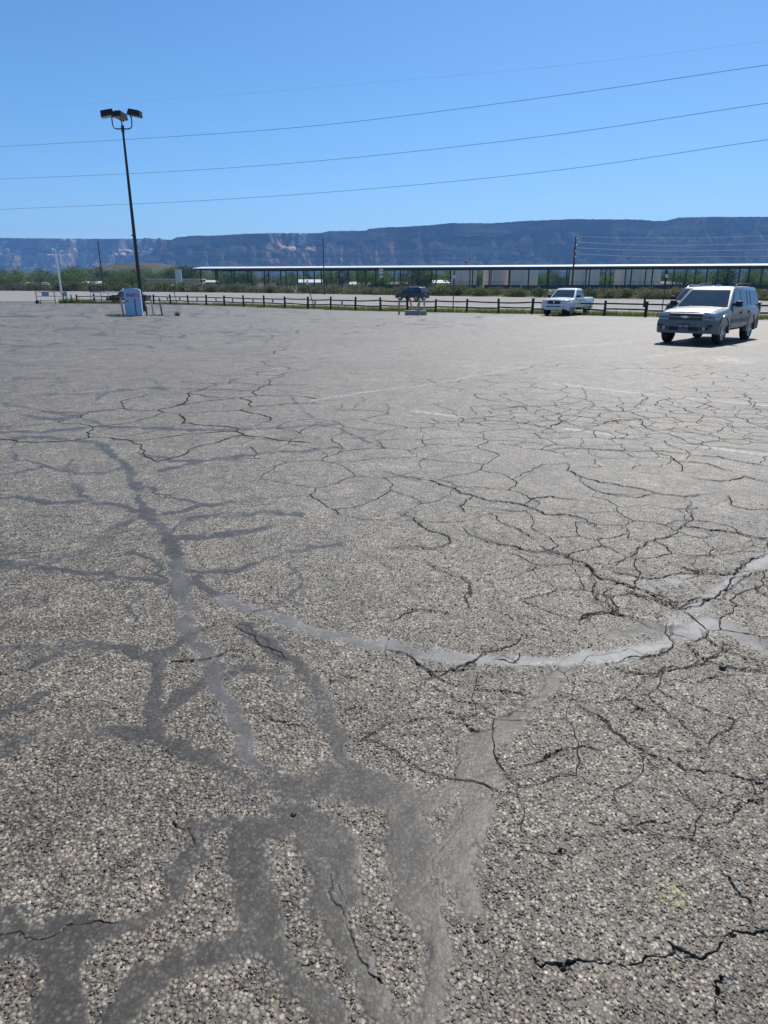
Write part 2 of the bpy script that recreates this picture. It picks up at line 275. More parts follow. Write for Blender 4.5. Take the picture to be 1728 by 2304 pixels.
CRACK=[
(1.0,[(0.076,5.274,0.029),(0.251,5.127,0.0216),(0.27,4.96,0.0151),(0.35,4.802,0.0215),(0.479,4.677,0.0188),(0.485,4.558,0.0172),(0.294,4.444,0.026),(0.0,4.467,0.0269)]),
(1.0,[(0.805,5.766,0.0204),(0.645,5.43,0.015),(0.663,5.244,0.0159)]),
(1.0,[(0.607,4.906,0.0231),(0.698,4.653,0.0263),(0.828,4.512,0.0331),(1.032,4.378,0.0345),(1.236,4.293,0.0326),(1.348,4.131,0.0214),(1.335,3.979,0.0216),(1.448,3.872,0.0277),(1.556,3.769,0.0271),(1.66,3.671,0.0238),(1.692,3.548,0.0187)]),
(1.0,[(0.0,6.566,0.0333),(0.225,6.348,0.0328),(0.54,6.063,0.0287),(0.685,5.802,0.026),(0.816,5.696,0.0291),(0.938,5.56,0.0312),(1.179,5.462,0.0281),(1.313,5.185,0.0275),(1.548,5.156,0.0294),(1.601,5.014,0.018),(1.644,4.854,0.0166)]),
(1.0,[(0.861,5.305,0.0133),(0.91,5.014,0.0162),(1.038,4.828,0.0172),(1.096,4.605,0.0136)]),
(1.0,[(1.896,6.896,0.0124),(1.836,6.566,0.0166),(1.899,6.373,0.0303),(2.033,6.142,0.0368),(2.293,5.949,0.037),(2.463,5.731,0.0364),(2.639,5.661,0.0332),(2.951,5.766,0.0286)]),
(1.0,[(2.639,5.661,0.0158),(2.599,5.43,0.0119),(2.469,5.127,0.0103),(2.32,4.906,0.0125),(2.13,4.702,0.0168),(1.888,4.558,0.015),(1.696,4.293,0.0119),(1.532,4.131,0.0186),(1.385,4.151,0.0244)]),
(1.0,[(1.237,9.429,0.0658),(1.738,9.138,0.0613),(2.182,8.738,0.0547),(2.595,9.394,0.0245)]),
(1.0,[(2.717,9.022,0.0623),(2.976,9.055,0.0515),(3.535,9.394,0.0741),(3.452,8.816,0.0208),(3.458,8.588,0.0267)]),
(1.0,[(4.463,11.787,0.0287),(4.393,11.27,0.0145),(4.025,10.571,0.0182)]),
(1.0,[(3.366,7.203,0.0455),(3.645,7.15,0.0462),(3.792,6.896,0.0407),(3.955,6.751,0.0424)]),
(1.0,[(2.956,6.305,0.0457),(3.189,6.182,0.0388),(3.515,6.348,0.0441),(3.627,6.142,0.0392)]),
(1.0,[(2.284,4.906,0.0348),(2.462,4.828,0.0343),(2.636,4.751,0.0338),(2.798,4.605,0.0321)]),
(1.0,[(3.041,5.696,0.0097),(2.932,5.43,0.0172),(3.024,5.305,0.0342),(3.192,5.336,0.0274)]),
(1.0,[(1.32,3.979,0.0117),(1.273,3.769,0.0119),(1.267,3.609,0.0152),(1.31,3.488,0.017),(1.318,3.431,0.0146)]),
(1.0,[(1.369,3.803,0.0123),(1.339,3.578,0.0118),(1.327,3.459,0.0117)]),
(1.0,[(1.835,7.48,0.0341),(2.127,7.596,0.0413),(2.621,7.48,0.0418),(3.123,7.423,0.0423),(3.39,7.257,0.0411)]),
(1.0,[(1.903,6.305,0.0155),(1.961,5.766,0.0209),(2.2,5.627,0.0272),(2.415,5.766,0.0185)]),
(1.0,[(1.185,5.494,0.0189),(1.47,5.696,0.0268),(1.697,5.56,0.0269)]),
(1.0,[(0.249,4.211,0.0147),(0.404,4.016,0.0139),(0.532,3.837,0.0089),(0.48,3.64,0.0068),(0.49,3.488,0.0071)]),
(1.0,[(0.0,3.347,0.0139),(0.131,3.445,0.0144),(0.199,3.488,0.0175),(0.381,3.459,0.0174)]),
(1.0,[(1.07,3.337,0.0151),(1.235,3.459,0.0194),(1.318,3.431,0.0241),(1.415,3.375,0.0236)]),
(1.0,[(1.471,3.769,0.0225),(1.608,3.609,0.0218),(1.72,3.488,0.0204),(1.894,3.609,0.0128),(2.094,3.769,0.0119),(2.266,3.943,0.0147),(2.501,4.054,0.0184)]),
(1.0,[(1.885,4.17,0.0238),(2.018,4.016,0.0246),(2.195,3.979,0.0191),(2.34,4.092,0.0125),(2.652,4.335,0.0131)]),
(1.0,[(1.429,4.092,0.0229),(1.604,3.943,0.023),(1.854,3.979,0.0189),(2.128,4.092,0.0177)]),
(1.0,[(2.299,3.837,0.0109),(2.268,3.671,0.0157),(2.334,3.64,0.0218)]),
(1.0,[(1.896,6.896,0.0189),(1.487,6.566,0.0147),(1.224,6.142,0.0105)]),
(1.0,[(1.691,10.251,0.0503),(2.083,10.462,0.064),(2.143,10.048,0.0229)]),
(1.0,[(3.05,7.367,0.0173),(3.083,6.945,0.0272),(3.381,6.847,0.0296),(3.488,6.477,0.0209)]),
(1.0,[(1.838,4.906,0.0075),(1.787,4.653,0.0115),(1.888,4.558,0.0188)]),
(1.0,[(0.0,3.036,0.0175),(0.116,2.991,0.0153),(0.18,2.882,0.0121),(0.24,2.779,0.0159),(0.372,2.882,0.0129),(0.503,3.013,0.0146),(0.667,3.083,0.0141),(0.751,3.205,0.0115)]),
(1.0,[(0.0,2.673,0.0147),(0.193,2.72,0.0141),(0.24,2.779,0.016),(0.352,2.701,0.0151),(0.508,2.673,0.0152),(0.672,2.645,0.0151)]),
(1.0,[(0.235,2.701,0.0127),(0.349,2.573,0.0127),(0.434,2.522,0.0133),(0.508,2.48,0.0132),(0.616,2.522,0.012)]),
(1.0,[(0.281,2.505,0.0107),(0.324,2.439,0.0112),(0.386,2.384,0.0126),(0.437,2.407,0.0112)]),
(1.0,[(0.498,2.155,0.0103),(0.578,2.195,0.0096),(0.648,2.264,0.0112),(0.74,2.264,0.0129),(0.87,2.264,0.0129)]),
(1.0,[(0.832,2.539,0.0167),(0.894,2.471,0.0151),(0.918,2.391,0.0145),(0.98,2.315,0.0153),(1.054,2.236,0.0151),(1.133,2.161,0.0141),(1.134,2.122,0.0145),(1.219,2.096,0.0138),(1.323,2.078,0.0133),(1.38,2.071,0.0105),(1.486,2.122,0.0094)]),
(1.0,[(1.34,2.059,0.0172),(1.383,2.011,0.011),(1.319,1.953,0.0084),(1.252,1.887,0.0095),(1.154,1.865,0.0113)]),
(1.0,[(0.71,2.582,0.0106),(0.874,2.582,0.0103),(1.037,2.609,0.0095),(1.15,2.664,0.0072),(1.235,2.779,0.0078),(1.43,2.882,0.0093)]),
(1.0,[(1.119,2.861,0.0134),(1.217,2.819,0.0125),(1.391,2.84,0.0104),(1.606,2.946,0.0091),(1.776,3.06,0.0088)]),
(1.0,[(0.768,1.403,0.0212),(0.802,1.375,0.0203),(0.853,1.362,0.0164),(0.917,1.389,0.0145),(1.001,1.431,0.0159),(1.125,1.453,0.0171)]),
(1.0,[(0.41,1.389,0.0117),(0.479,1.355,0.0115),(0.53,1.336,0.0107),(0.601,1.342,0.0101),(0.724,1.355,0.0097),(0.786,1.382,0.0092)]),
(1.0,[(0.855,1.323,0.0099),(0.859,1.279,0.0093),(0.852,1.226,0.0084),(0.842,1.192,0.0078)]),
(1.0,[(1.089,1.68,0.0088),(1.095,1.577,0.0085),(1.103,1.513,0.0084)]),
(1.0,[(0.437,1.735,0.0076),(0.521,1.774,0.0082),(0.599,1.779,0.0087)]),
(1.0,[(1.328,2.74,0.0097),(1.49,2.74,0.0088),(1.649,2.799,0.008)]),
(1.0,[(1.567,3.336,0.0075),(1.499,3.107,0.0066),(1.351,2.968,0.0098),(1.133,2.903,0.0113)]),
(1.0,[(1.723,3.231,0.0086),(1.703,3.107,0.0115),(1.766,2.991,0.0144),(1.886,2.85,0.0142)]),
(1.0,[(1.559,3.107,0.0108),(1.583,2.946,0.0117),(1.633,2.882,0.0141),(1.88,2.84,0.0134)]),
(1.0,[(0.701,3.013,0.0077),(0.635,2.903,0.0111),(0.551,2.946,0.013)]),
(1.0,[(1.013,2.664,0.0118),(1.125,2.591,0.0104),(1.159,2.439,0.0069),(1.121,2.391,0.0055)]),
(1.0,[(0.682,1.887,0.0092),(0.786,1.834,0.0086),(0.887,1.855,0.0079),(0.987,1.865,0.0081)]),
(1.0,[(-0.503,2.455,0.0101),(-0.388,2.407,0.0105),(-0.291,2.407,0.011)]),
(1.0,[(-0.27,2.749,0.0156),(-0.152,2.779,0.0153),(-0.063,2.692,0.0131),(0.033,2.645,0.0138)]),
(1.0,[(-0.221,2.522,0.0127),(-0.143,2.573,0.0127),(-0.072,2.627,0.0132),(0.0,2.664,0.0138)]),
(1.0,[(-1.048,2.924,0.0133),(-0.902,2.935,0.0136),(-0.796,3.025,0.0142),(-0.677,3.013,0.0134)]),
(1.0,[(-0.733,1.953,0.0046),(-0.689,1.855,0.0044),(-0.64,1.764,0.0043)]),
(1.0,[(-0.884,1.649,0.0059),(-0.816,1.68,0.006)]),
(1.0,[(-1.108,1.435,0.0059),(-0.876,1.445,0.006),(-0.77,1.46,0.0062)]),
(1.0,[(-0.155,1.601,0.0049),(-0.135,1.497,0.0047),(-0.089,1.396,0.0045),(-0.037,1.329,0.0044)]),
(1.0,[(-1.823,2.861,0.0097),(-1.74,2.83,0.0138),(-1.687,2.903,0.0137)]),
(1.0,[(-0.84,3.336,0.0105),(-0.684,3.18,0.0098),(-0.564,3.036,0.0092),(-0.481,2.946,0.0091)]),
(1.0,[(-0.945,2.161,0.0096),(-0.881,2.243,0.0106),(-0.818,2.215,0.0081)])]
PAINT=[
(1.0,[(0.449,10.048,0.1469),(1.237,9.429,0.1412),(1.926,8.974,0.1384),(2.585,8.558,0.1297),(3.104,8.097,0.12),(3.722,7.596,0.114),(4.312,7.129,0.1076)]),
(1.0,[(3.121,13.132,0.144),(3.743,12.5,0.135),(4.111,12.062,0.1329),(4.722,11.523,0.1333),(5.435,11.027,0.1278),(6.128,10.377,0.1183)]),
(0.8,[(-1.132,11.027,0.11),(0.0,12.205,0.1287),(0.645,12.652,0.1279),(1.378,13.542,0.1193),(2.401,14.806,0.1294)]),
(1.0,[(4.896,20.934,0.1913),(6.401,22.05,0.2054),(7.631,22.892,0.1697),(9.485,25.01,0.155)]),
(1.0,[(7.078,18.349,0.1499),(8.512,19.559,0.1458),(13.811,24.557,0.1775)]),
(1.0,[(8.26,18.1,0.1683),(8.987,18.224,0.2074),(9.525,17.504,0.1771)]),
(1.0,[(9.525,17.504,0.0567),(8.671,16.626,0.1419),(8.128,17.276,0.1205),(8.26,18.1,0.0545)]),
(1.0,[(8.632,17.857,0.0561),(8.534,17.276,0.1855),(8.905,17.679,0.1955),(8.827,17.165,0.185),(9.172,17.504,0.0631)]),
(0.7,[(2.401,14.806,0.085),(3.485,16.169,0.1064),(4.304,16.838,0.133)]),
(1.0,[(-26.915,49.323,0.1316),(-30.445,56.908,0.1711),(-35.065,67.212,0.2192)])]
WIRES=[
[(-75.74,112.42,25.46),(-47.56,95.16,22.69),(-19.38,77.9,19.92),(0.0,66.04,18.31),(14.09,57.42,17.28),(24.74,50.89,16.8),(35.39,44.36,16.32)],
[(-73.75,111.2,20.45),(-48.65,95.83,18.63),(-23.55,80.46,16.81),(-5.45,69.38,15.74),(11.82,58.8,15.41),(24.93,50.78,15.44),(38.04,42.76,15.47)],
[(-75.29,112.12,16.45),(-49.63,96.42,14.99),(-23.97,80.72,13.53),(-5.54,69.43,12.85),(11.99,58.7,12.77),(25.23,50.6,13.22),(38.47,42.5,13.67)],
[(-76.79,113.05,12.41),(-50.57,97.0,11.47),(-24.35,80.95,10.53),(-5.62,69.48,10.16),(12.15,58.6,10.27),(25.52,50.42,11.05),(38.89,42.24,11.83)]]
WIRES2=[
[(30.61,116.07,9.41),(37.6,110.71,8.87),(44.74,105.23,8.52),(52.4,99.36,8.37),(60.06,93.49,8.22)],
[(30.67,116.02,8.62),(36.6,111.47,7.97),(41.88,107.43,7.59),(52.52,99.27,7.4),(63.16,91.11,7.21)],
[(30.74,115.97,7.72),(36.67,111.42,7.2),(41.96,107.37,6.82),(52.62,99.19,6.6),(63.28,91.01,6.38)],
[(30.8,115.92,6.82),(36.75,111.36,6.3),(42.04,107.3,5.98),(52.73,99.11,5.8),(63.42,90.92,5.62)]]
# ------------------------------------------------------------------ asphalt lot: masks of tar seams, cracks, worn paint, painted sheen
LOT_FAR = [(-160, 96), (-70, 92), (-48.3, 89), (-39.2, 83.6), (-18.2, 72.0), (-.27, 53.9), (10.2, 48.1), (21.8, 39.7), (60, 17)]
def polydist(lst, X, Y, sx, sy, soft, minw=0., PW=.6, wk=1.):
    out = np.zeros_like(X)
    for s, row in lst:
        for (ax, ay, wa), (bx, by, wb) in zip(row[:-1], row[1:]):
            ex, ey = bx-ax, by-ay; L = math.hypot(ex, ey)
            if L < 1e-6: continue
            nx, ny = abs(ey/L), abs(ex/L)
            far = max(ay, by); pad = max(wa, wb) + .06 + .004*far + .0016*far*far*ny
            idx = np.nonzero((X > min(ax,bx)-pad) & (X < max(ax,bx)+pad) & (Y > min(ay,by)-pad) & (Y < max(ay,by)+pad))[0]
            if not len(idx): continue
            px, py = X[idx], Y[idx]
            t = np.clip(((px-ax)*ex + (py-ay)*ey) / (L*L), 0, 1)
            d = np.hypot(px-ax-t*ex, py-ay-t*ey); w = np.maximum((wa + (wb-wa)*t)*(wk if isinstance(wk, float) else wk[idx]), minw)
            sp = nx*sx[idx] + ny*sy[idx]
            we = np.maximum(w, (1.25 if PW > .3 else .95)*sp); inten = np.clip(w/we, .0, 1)**PW
            e = np.clip((we*.5*(1+soft) - d) / (we*.5*2*soft), 0, 1); e = e*e*(3-2*e)
            out[idx] = np.maximum(out[idx], e*inten*s)
    return out
def cells(X, Y, sc, seed):
    x = X*sc; y = Y*sc; xi = np.floor(x); yi = np.floor(y)
    f1 = np.full_like(X, 9.); f2 = np.full_like(X, 9.); c1 = [np.zeros_like(X) for _ in range(2)]; c2 = [np.zeros_like(X) for _ in range(2)]
    for i in (-1,0,1):
        for j in (-1,0,1):
            a = (xi+i).astype(np.int64); b = (yi+j).astype(np.int64)
            n = (a*374761393 + b*668265263 + seed*7919) & 0x7fffffff; n = ((n ^ (n >> 13))*1274126177) & 0x7fffffff
            gx = a + (n & 0x3ff)/1023.; gy = b + ((n >> 10) & 0x3ff)/1023.
            d = np.hypot(gx-x, gy-y)
            c = d < f1; c_ = (~c) & (d < f2)
            f2 = np.where(c, f1, np.where(c_, d, f2))
            for q, g_ in ((0, gx), (1, gy)):
                c2[q] = np.where(c, c1[q], np.where(c_, g_, c2[q])); c1[q] = np.where(c, g_, c1[q])
            f1 = np.where(c, d, f1)
    dx = c2[0]-c1[0]; dy = c2[1]-c1[1]; l = np.hypot(dx, dy)+1e-9
    edge = (f2*f2-f1*f1)/(2*l)/sc
    return edge, np.abs(dx/l), np.abs(dy/l)
def lot_masks(X, Y, sx, sy):
    wx = (fbm(X*9, Y*9, 3, 3)-.5); wy = (fbm(X*9, Y*9, 3, 8)-.5)
    k = np.clip(Y*.02, .04, .35)
    Xt = X + wx*.11 + (vnoise(X*40, Y*40, 4)-.5)*.02; Yt = Y + wy*.11*(1+Y*.08) + (vnoise(X*40, Y*40, 6)-.5)*.02
    tar = polydist(TAR, Xt, Yt, sx, sy, .6, 0., .6, .88-.20*np.clip((Y-2.2)/1.5, 0, 1))*(1-.25*np.clip((Y-4)/6, 0, 1))
    pale = polydist(TAR_SHEEN, X + wx*.05, Y + wy*.08, sx, sy, .5)*np.clip(-.05+1.5*fbm(X*7, Y*7, 4, 25), 0, 1)
    X3 = X + (fbm(X*.5, Y*.5, 3, 51)-.5)*2.2; Y3 = Y + (fbm(X*.5, Y*.5, 3, 52)-.5)*3.2
    e3, a3, b3 = cells(X3, Y3, .34, 77); sp3 = a3*sx + b3*sy; we3 = np.maximum(.11, 1.0*sp3)
    far = np.clip(1-e3/(we3*.7), 0, 1)*np.clip(.11/we3, 0, 1)**.22*np.clip((Y-7)/4, 0, 1)*np.clip((fbm(X*.12, Y*.1, 3, 53)-.40-.010*(X+3))*5, 0, 1)
    tar = np.maximum(tar, far*1.15)
    blot = fbm(X*4, Y*4, 4, 21); tar = np.clip(tar*(.40 + .95*blot)*np.clip(.45 + 1.25*fbm(X*1.6+5, Y*1.3, 3, 27), 0, 1.1), 0, 1)
    fn = np.clip(1.5-Y/3.4, 0, 1); fm = np.clip(1.5-Y/9, 0, 1)
    jx = (fbm(X*22, Y*22, 2, 31)-.5)*.05*fn + (fbm(X*5, Y*5, 2, 32)-.5)*.10*fm; jy = (fbm(X*22, Y*22, 2, 37)-.5)*.05*fn + (fbm(X*5, Y*5, 2, 38)-.5)*.10*fm
    jx = jx + (vnoise(X*75, Y*75, 33)-.5)*.012*fn; jy = jy + (vnoise(X*75, Y*75, 34)-.5)*.012*fn
    crack = polydist(CRACK, X + jx + wx*.06, Y + jy + wy*.06, sx, sy, .6, .004, .10, .46+.5*np.clip((Y-2)/3, 0, 1))*np.clip(.35+1.2*vnoise(X*26, Y*26, 36), 0, 1)*(.65+.7*vnoise(X*3, Y*3, 39))*np.clip(1.6-Y/4.5, .28, 1)
    for sc, seed, w in ((1.15, 5, .013), (2.3, 9, .009)):
        X2 = X + (fbm(X*2.2, Y*2.2, 3, 41+seed)-.5)*.55 + jx; Y2 = Y + (fbm(X*2.2, Y*2.2, 3, 47+seed)-.5)*.55 + jy
        e, ax, ay = cells(X2, Y2, sc, seed)
        sp = ax*sx + ay*sy; we = np.maximum(w*(.45+.55*np.clip((Y-1.8)/3, 0, 1)), .9*sp); inten = np.clip(w/we, 0, 1)**.14
        zone = np.clip((fbm(X*.55+3.1, Y*.4, 3, 60+seed) - .45 + np.clip((X-.2)*.09, -.20, .20))*6, 0, 1)
        m = np.clip(1 - e/(we*.6), 0, 1)*inten*zone*np.clip(1.7-Y/17, 0, 1)*np.clip((Y-1.5+.5*np.maximum(X, 0))/1.8, .15, 1)
        crack = np.maximum(crack, m*.9*np.clip(1.5-Y/4.5, .0, 1))
    pt = polydist(PAINT, X + wx*.03, Y + wy*.03, sx, sy, .3, 0., .9, .7)
    pt = pt*(.25 + .75*np.clip((fbm(X*3, Y*3, 4, 77)-.30)*2.4, 0, 1))
    return tar, crack, pt, pale
def build_lot():
    NU, NV = 860, 930
    u = np.concatenate([np.linspace(-1.5, -.87, 24)[:-1], np.linspace(-.87, .87, NU), np.linspace(.87, 1.5, 24)[1:]])
    bu = [a/b for a, b in LOT_FAR]; bi = [1./b for a, b in LOT_FAR]
    inv_far = np.interp(u, bu, bi)
    t = np.linspace(0, 1, NV)
    inv = (1/1.14) + t[:, None]*(inv_far[None, :] - 1/1.14)
    inv = np.concatenate([np.repeat((1/np.linspace(.5, 1.12, 14))[:, None], len(u), 1), inv])
    Yg = 1/inv; Xg = u[None, :]*Yg
    X = Xg.ravel(); Y = Yg.ravel()
    sx = Y*(1.74/NU); sy = Y*Y*(.86/NV)
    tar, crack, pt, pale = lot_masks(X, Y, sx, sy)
    Z = (fbm(X*.5, Y*.5, 3, 90)-.5)*.03*np.clip(Y/6, 0, 1) + (fbm(X*6, Y*6, 3, 95)-.5)*.006 + tar*.0025 - crack*.013*(1-.75*tar) \
        + (vnoise(X*70, Y*70, 99)-.5)*.004*np.clip(1.4-Y/4, 0, 1)*(1-tar)
    n, m = Yg.shape
    idx = np.arange(n*m).reshape(n, m)
    q = np.stack([idx[:-1, :-1], idx[:-1, 1:], idx[1:, 1:], idx[1:, :-1]], -1).reshape(-1, 4)
    base = [(-170, -60, -.028), (170, -60, -.028)] + [(a, b, -.028) for a, b in LOT_FAR[::-1]]
    nv = n*m; nb = len(base)
    me = bpy.data.meshes.new('parking_lot')
    me.vertices.add(nv+nb); me.vertices.foreach_set('co', np.concatenate([np.stack([X, Y, Z], -1), np.array(base)]).astype(np.float32).ravel())
    loops = np.concatenate([q.ravel(), np.arange(nv, nv+nb)])
    me.loops.add(len(loops)); me.loops.foreach_set('vertex_index', loops.astype(np.int32))
    me.polygons.add(len(q)+1)
    me.polygons.foreach_set('loop_start', np.concatenate([np.arange(len(q))*4, [len(q)*4]]).astype(np.int32))
    me.polygons.foreach_set('use_smooth', np.ones(len(q)+1, dtype=bool))
    me.update(calc_edges=True); me.validate()
    at = me.color_attributes.new('wear_sheen', 'FLOAT_COLOR', 'POINT')
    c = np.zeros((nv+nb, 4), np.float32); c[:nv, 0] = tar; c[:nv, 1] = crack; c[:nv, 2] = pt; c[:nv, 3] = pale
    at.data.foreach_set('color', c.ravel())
    me.materials.append(M['asphalt'])
    return tag(link('parking_lot', me), 'pebbly cracked asphalt of the parking lot with tar seams', kind='structure')

def lot_z(X, Y):
    return (fbm(X*.5, Y*.5, 3, 90)-.5)*.03*np.clip(Y/6, 0, 1) + (fbm(X*6, Y*6, 3, 95)-.5)*.006
def build_cracks(lot):
    """network of open cracks farther out: jagged ribbons of shadow-filled gap, narrower than the ground mesh can carve"""
    from mathutils.geometry import delaunay_2d_cdt
    r = random.Random(8); lines = []
    def frac(a, b, lev, amp):
        if lev == 0: return [a]
        d = (b-a); m = (a+b)/2 + Vector((-d.y, d.x))*r.uniform(-amp, amp)
        return frac(a, m, lev-1, amp*.9) + frac(m, b, lev-1, amp*.9)
    for s, row in CRACK:
        P = [Vector(q[:2]) for q in row]; w = sum(q[2] for q in row)/len(row)
        if max(p.y for p in P) < 3.0: continue
        L = []
        for a, b in zip(P[:-1], P[1:]): L += frac(a, b, 4, .17)
        lines.append((L+[P[-1]], min(.017, max(.007, w*.55)), True))
    for sp, x0, x1, y0, y1, seed in ((.62, -3, 11, 3.2, 17, 1), (.34, .6, 8, 3.0, 11, 2), (.30, .15, 2.6, 1.55, 3.3, 3), (1.0, -22, 0, 7.0, 36, 4)):
        pts = []; q = random.Random(seed)
        for i in range(int((x1-x0)/sp)):
            for j in range(int((y1-y0)/sp)): pts.append(Vector((x0+(i+q.random())*sp, y0+(j+q.random())*sp)))
        V, E, F = delaunay_2d_cdt(pts, [], [], 0, 1e-6)[:3]
        cc = []; em = {}
        for k, f in enumerate(F):
            a, b, c = (V[i] for i in f[:3]); d = 2*(a.x*(b.y-c.y)+b.x*(c.y-a.y)+c.x*(a.y-b.y))
            if abs(d) < 1e-9: cc.append(None); continue
            ux = (a.length_squared*(b.y-c.y)+b.length_squared*(c.y-a.y)+c.length_squared*(a.y-b.y))/d; uy = (a.length_squared*(c.x-b.x)+b.length_squared*(a.x-c.x)+c.length_squared*(b.x-a.x))/d
            cc.append(Vector((ux, uy)))
            for i in range(3): em.setdefault(tuple(sorted((f[i], f[(i+1) % 3]))), []).append(k)
        for ks in em.values():
            if len(ks) != 2 or cc[ks[0]] is None or cc[ks[1]] is None: continue
            a, b = cc[ks[0]], cc[ks[1]]; l = (a-b).length; m = (a+b)/2
            if l < .03 or l > 3*sp or not (y0 < m.y < (18 if seed < 4 else 44)) or abs(m.x) > .75*m.y: continue
            zone = float(fbm(np.array([m.x*.42+3.1+seed]), np.array([m.y*.30]), 3, 65)[0]) - .50 + max(-.17, min(.16, (m.x-.6)*.06)) - max(0, (m.y-8.5)*.02) - (.025 if sp < .5 else 0)
            if seed == 4: zone = float(fbm(np.array([m.x*.10+1.7]), np.array([m.y*.07]), 3, 68)[0]) - .44 - (0 if m.x < -.13*m.y else 1)
            if zone*9 + q.uniform(-.16, .16) < 0: continue
            lines.append((frac(a, b, 4, .14)+[b], q.uniform(.0028, .0088)*(.55 if seed == 3 else 1.)*(1+.08*max(0, m.y-4)) if seed < 4 else q.uniform(.008, .026), False))
    vs = []; fs = []
    for L, w, taper in lines:
        n = len(L)
        for i, p in enumerate(L):
            d = (L[min(n-1, i+1)]-L[max(0, i-1)]); d = d.normalized() if d.length > 1e-6 else Vector((1, 0)); k = w*.5*r.uniform(.45, 1.35)*(min(1, .25+4*min(i, n-1-i)/n) if taper else 1)
            vs += [(p.x-d.y*k, p.y+d.x*k), (p.x+d.y*k, p.y-d.x*k)]
            if i: o = len(vs); fs.append((o-4, o-3, o-1, o-2))
    A = np.array(vs); Z = lot_z(A[:, 0], A[:, 1]) + .005
    me = bpy.data.meshes.new('crack_network'); me.from_pydata(np.concatenate([A, Z[:, None]], 1).tolist(), [], fs); me.materials.append(M['crack_dark'])
    o = link('crack_network', me, lot); o['kind'] = 'stuff'; return o
def mat_asphalt():
    t = NT('asphalt'); P = t.pos()
    at = t.a('VertexColor', layer_name='wear_sheen'); sp = t.a('SeparateColor'); t.l(at.outputs[0], sp.inputs[0])
    tar, crk, pnt, pal = sp.outputs[0], sp.outputs[1], sp.outputs[2], at.outputs['Alpha']
    mp = t.a('Mapping'); mp.inputs['Scale'].default_value = (1, 1, .35); t.l(P, mp.inputs[0]); V = mp.outputs[0]
    v = t.a('TexVoronoi', feature='F1'); v.inputs['Scale'].default_value = 78; t.l(V, v.inputs['Vector'])
    vs = t.a('SeparateColor'); t.l(v.outputs['Color'], vs.inputs[0])
    stone = t.ramp(vs.outputs[0], [(0, (.100,.086,.071)), (.25, (.172,.152,.126)), (.5, (.237,.215,.182)), (.72, (.297,.274,.237)), (.9, (.36,.336,.294)), (1, (.43,.405,.36))])
    tint = t.ramp(vs.outputs[1], [(0, (1.08,.95,.84)), (.4, (1,1,1)), (.75, (.93,.99,1.03)), (1, (1.1,.9,.78))])
    stone = t.mix(1.0, stone, tint, 'MULTIPLY')
    gap = t.math('SMOOTH_MIN', 1.0, t.math('MULTIPLY_ADD', v.outputs['Distance'], 2.6, -.85, clamp=True), .1)
    big = t.noise(.35, P, 4, .6); med = t.noise(2.3, P, 5, .65)
    binder = t.ramp(med, [(.3, (.058,.047,.036)), (.7, (.104,.087,.070))])
    col = t.mix(gap, stone, binder)
    col = t.mix(1.0, col, t.ramp(big, [(.3, (.86,.85,.84)), (.7, (1.12,1.11,1.09))]), 'MULTIPLY')
    col = t.mix(1.0, col, t.ramp(med, [(.25, (.80,.79,.78)), (.75, (1.16,1.15,1.14))]), 'MULTIPLY')
    v3 = t.a('TexVoronoi', feature='F1'); v3.inputs['Scale'].default_value = 24; t.l(V, v3.inputs['Vector']); v3s = t.a('SeparateColor'); t.l(v3.outputs['Color'], v3s.inputs[0])
    v4 = t.a('TexVoronoi', feature='F1'); v4.inputs['Scale'].default_value = 8; t.l(V, v4.inputs['Vector']); v4s = t.a('SeparateColor'); t.l(v4.outputs['Color'], v4s.inputs[0])
    col = t.mix(1.0, col, t.ramp(v3s.outputs[0], [(0, (.62,.63,.60)), (.25, (.9,.92,.88)), (.8, (1.02,1.04,1.0)), (1, (1.30,1.32,1.27))]), 'MULTIPLY')
    col = t.mix(1.0, col, t.ramp(v4s.outputs[0], [(0, (.86,.86,.86)), (1, (1.12,1.12,1.12))]), 'MULTIPLY')
    # tar: fine dark film with a few stones showing through
    vt = t.a('TexVoronoi', feature='F1'); vt.inputs['Scale'].default_value = 105; t.l(V, vt.inputs['Vector'])
    vts = t.a('SeparateColor'); t.l(vt.outputs['Color'], vts.inputs[0])
    show = t.math('MULTIPLY', t.math('GREATER_THAN', vts.outputs[1], .74), t.math('LESS_THAN', vt.outputs['Distance'], t.math('MULTIPLY', vts.outputs[0], .46)))
    fine = t.noise(160, P, 3, .7)
    tcol = t.ramp(fine, [(.3, (.038,.036,.033)), (.7, (.070,.066,.061))])
    tcol = t.mix(t.math('MULTIPLY', show, t.math('MULTIPLY_ADD', vts.outputs[2], .55, .1)), tcol, (.27,.25,.22))
    tarf = t.math('MULTIPLY_ADD', t.math('SUBTRACT', t.noise(30, P, 5, .7), .5), 1.5, tar)
    tarf = t.math('MULTIPLY_ADD', t.math('SUBTRACT', t.noise(8, P, 5, .65), .52), .9, tarf)
    tarm = t.math('MULTIPLY', t.math('MULTIPLY_ADD', tarf, 1.8, -.36, clamp=True), t.math('GREATER_THAN', tar, .03))
    col = t.mix(t.math('MULTIPLY', tarm, .78), col, tcol)
    sheenf = t.math('MULTIPLY', t.math('MULTIPLY_ADD', t.math('SUBTRACT', t.noise(26, P, 4, .7), .5), .8, 1.0), pal, clamp=True)
    col = t.mix(sheenf, col, t.ramp(fine, [(.3, (.205,.200,.188)), (.7, (.30,.293,.278))]))  # tar sheen mixed into the base colour as pale grey
    pn = t.math('MULTIPLY', pnt, t.math('MULTIPLY_ADD', gap, -.3, .52))
    col = t.mix(pn, col, (.68,.68,.66))
    # moss stain and dirt in cracks
    ms = t.a('VectorMath', operation='DISTANCE'); t.l(P, ms.inputs[0]); ms.inputs[1].default_value = (.878, 1.577, 0)
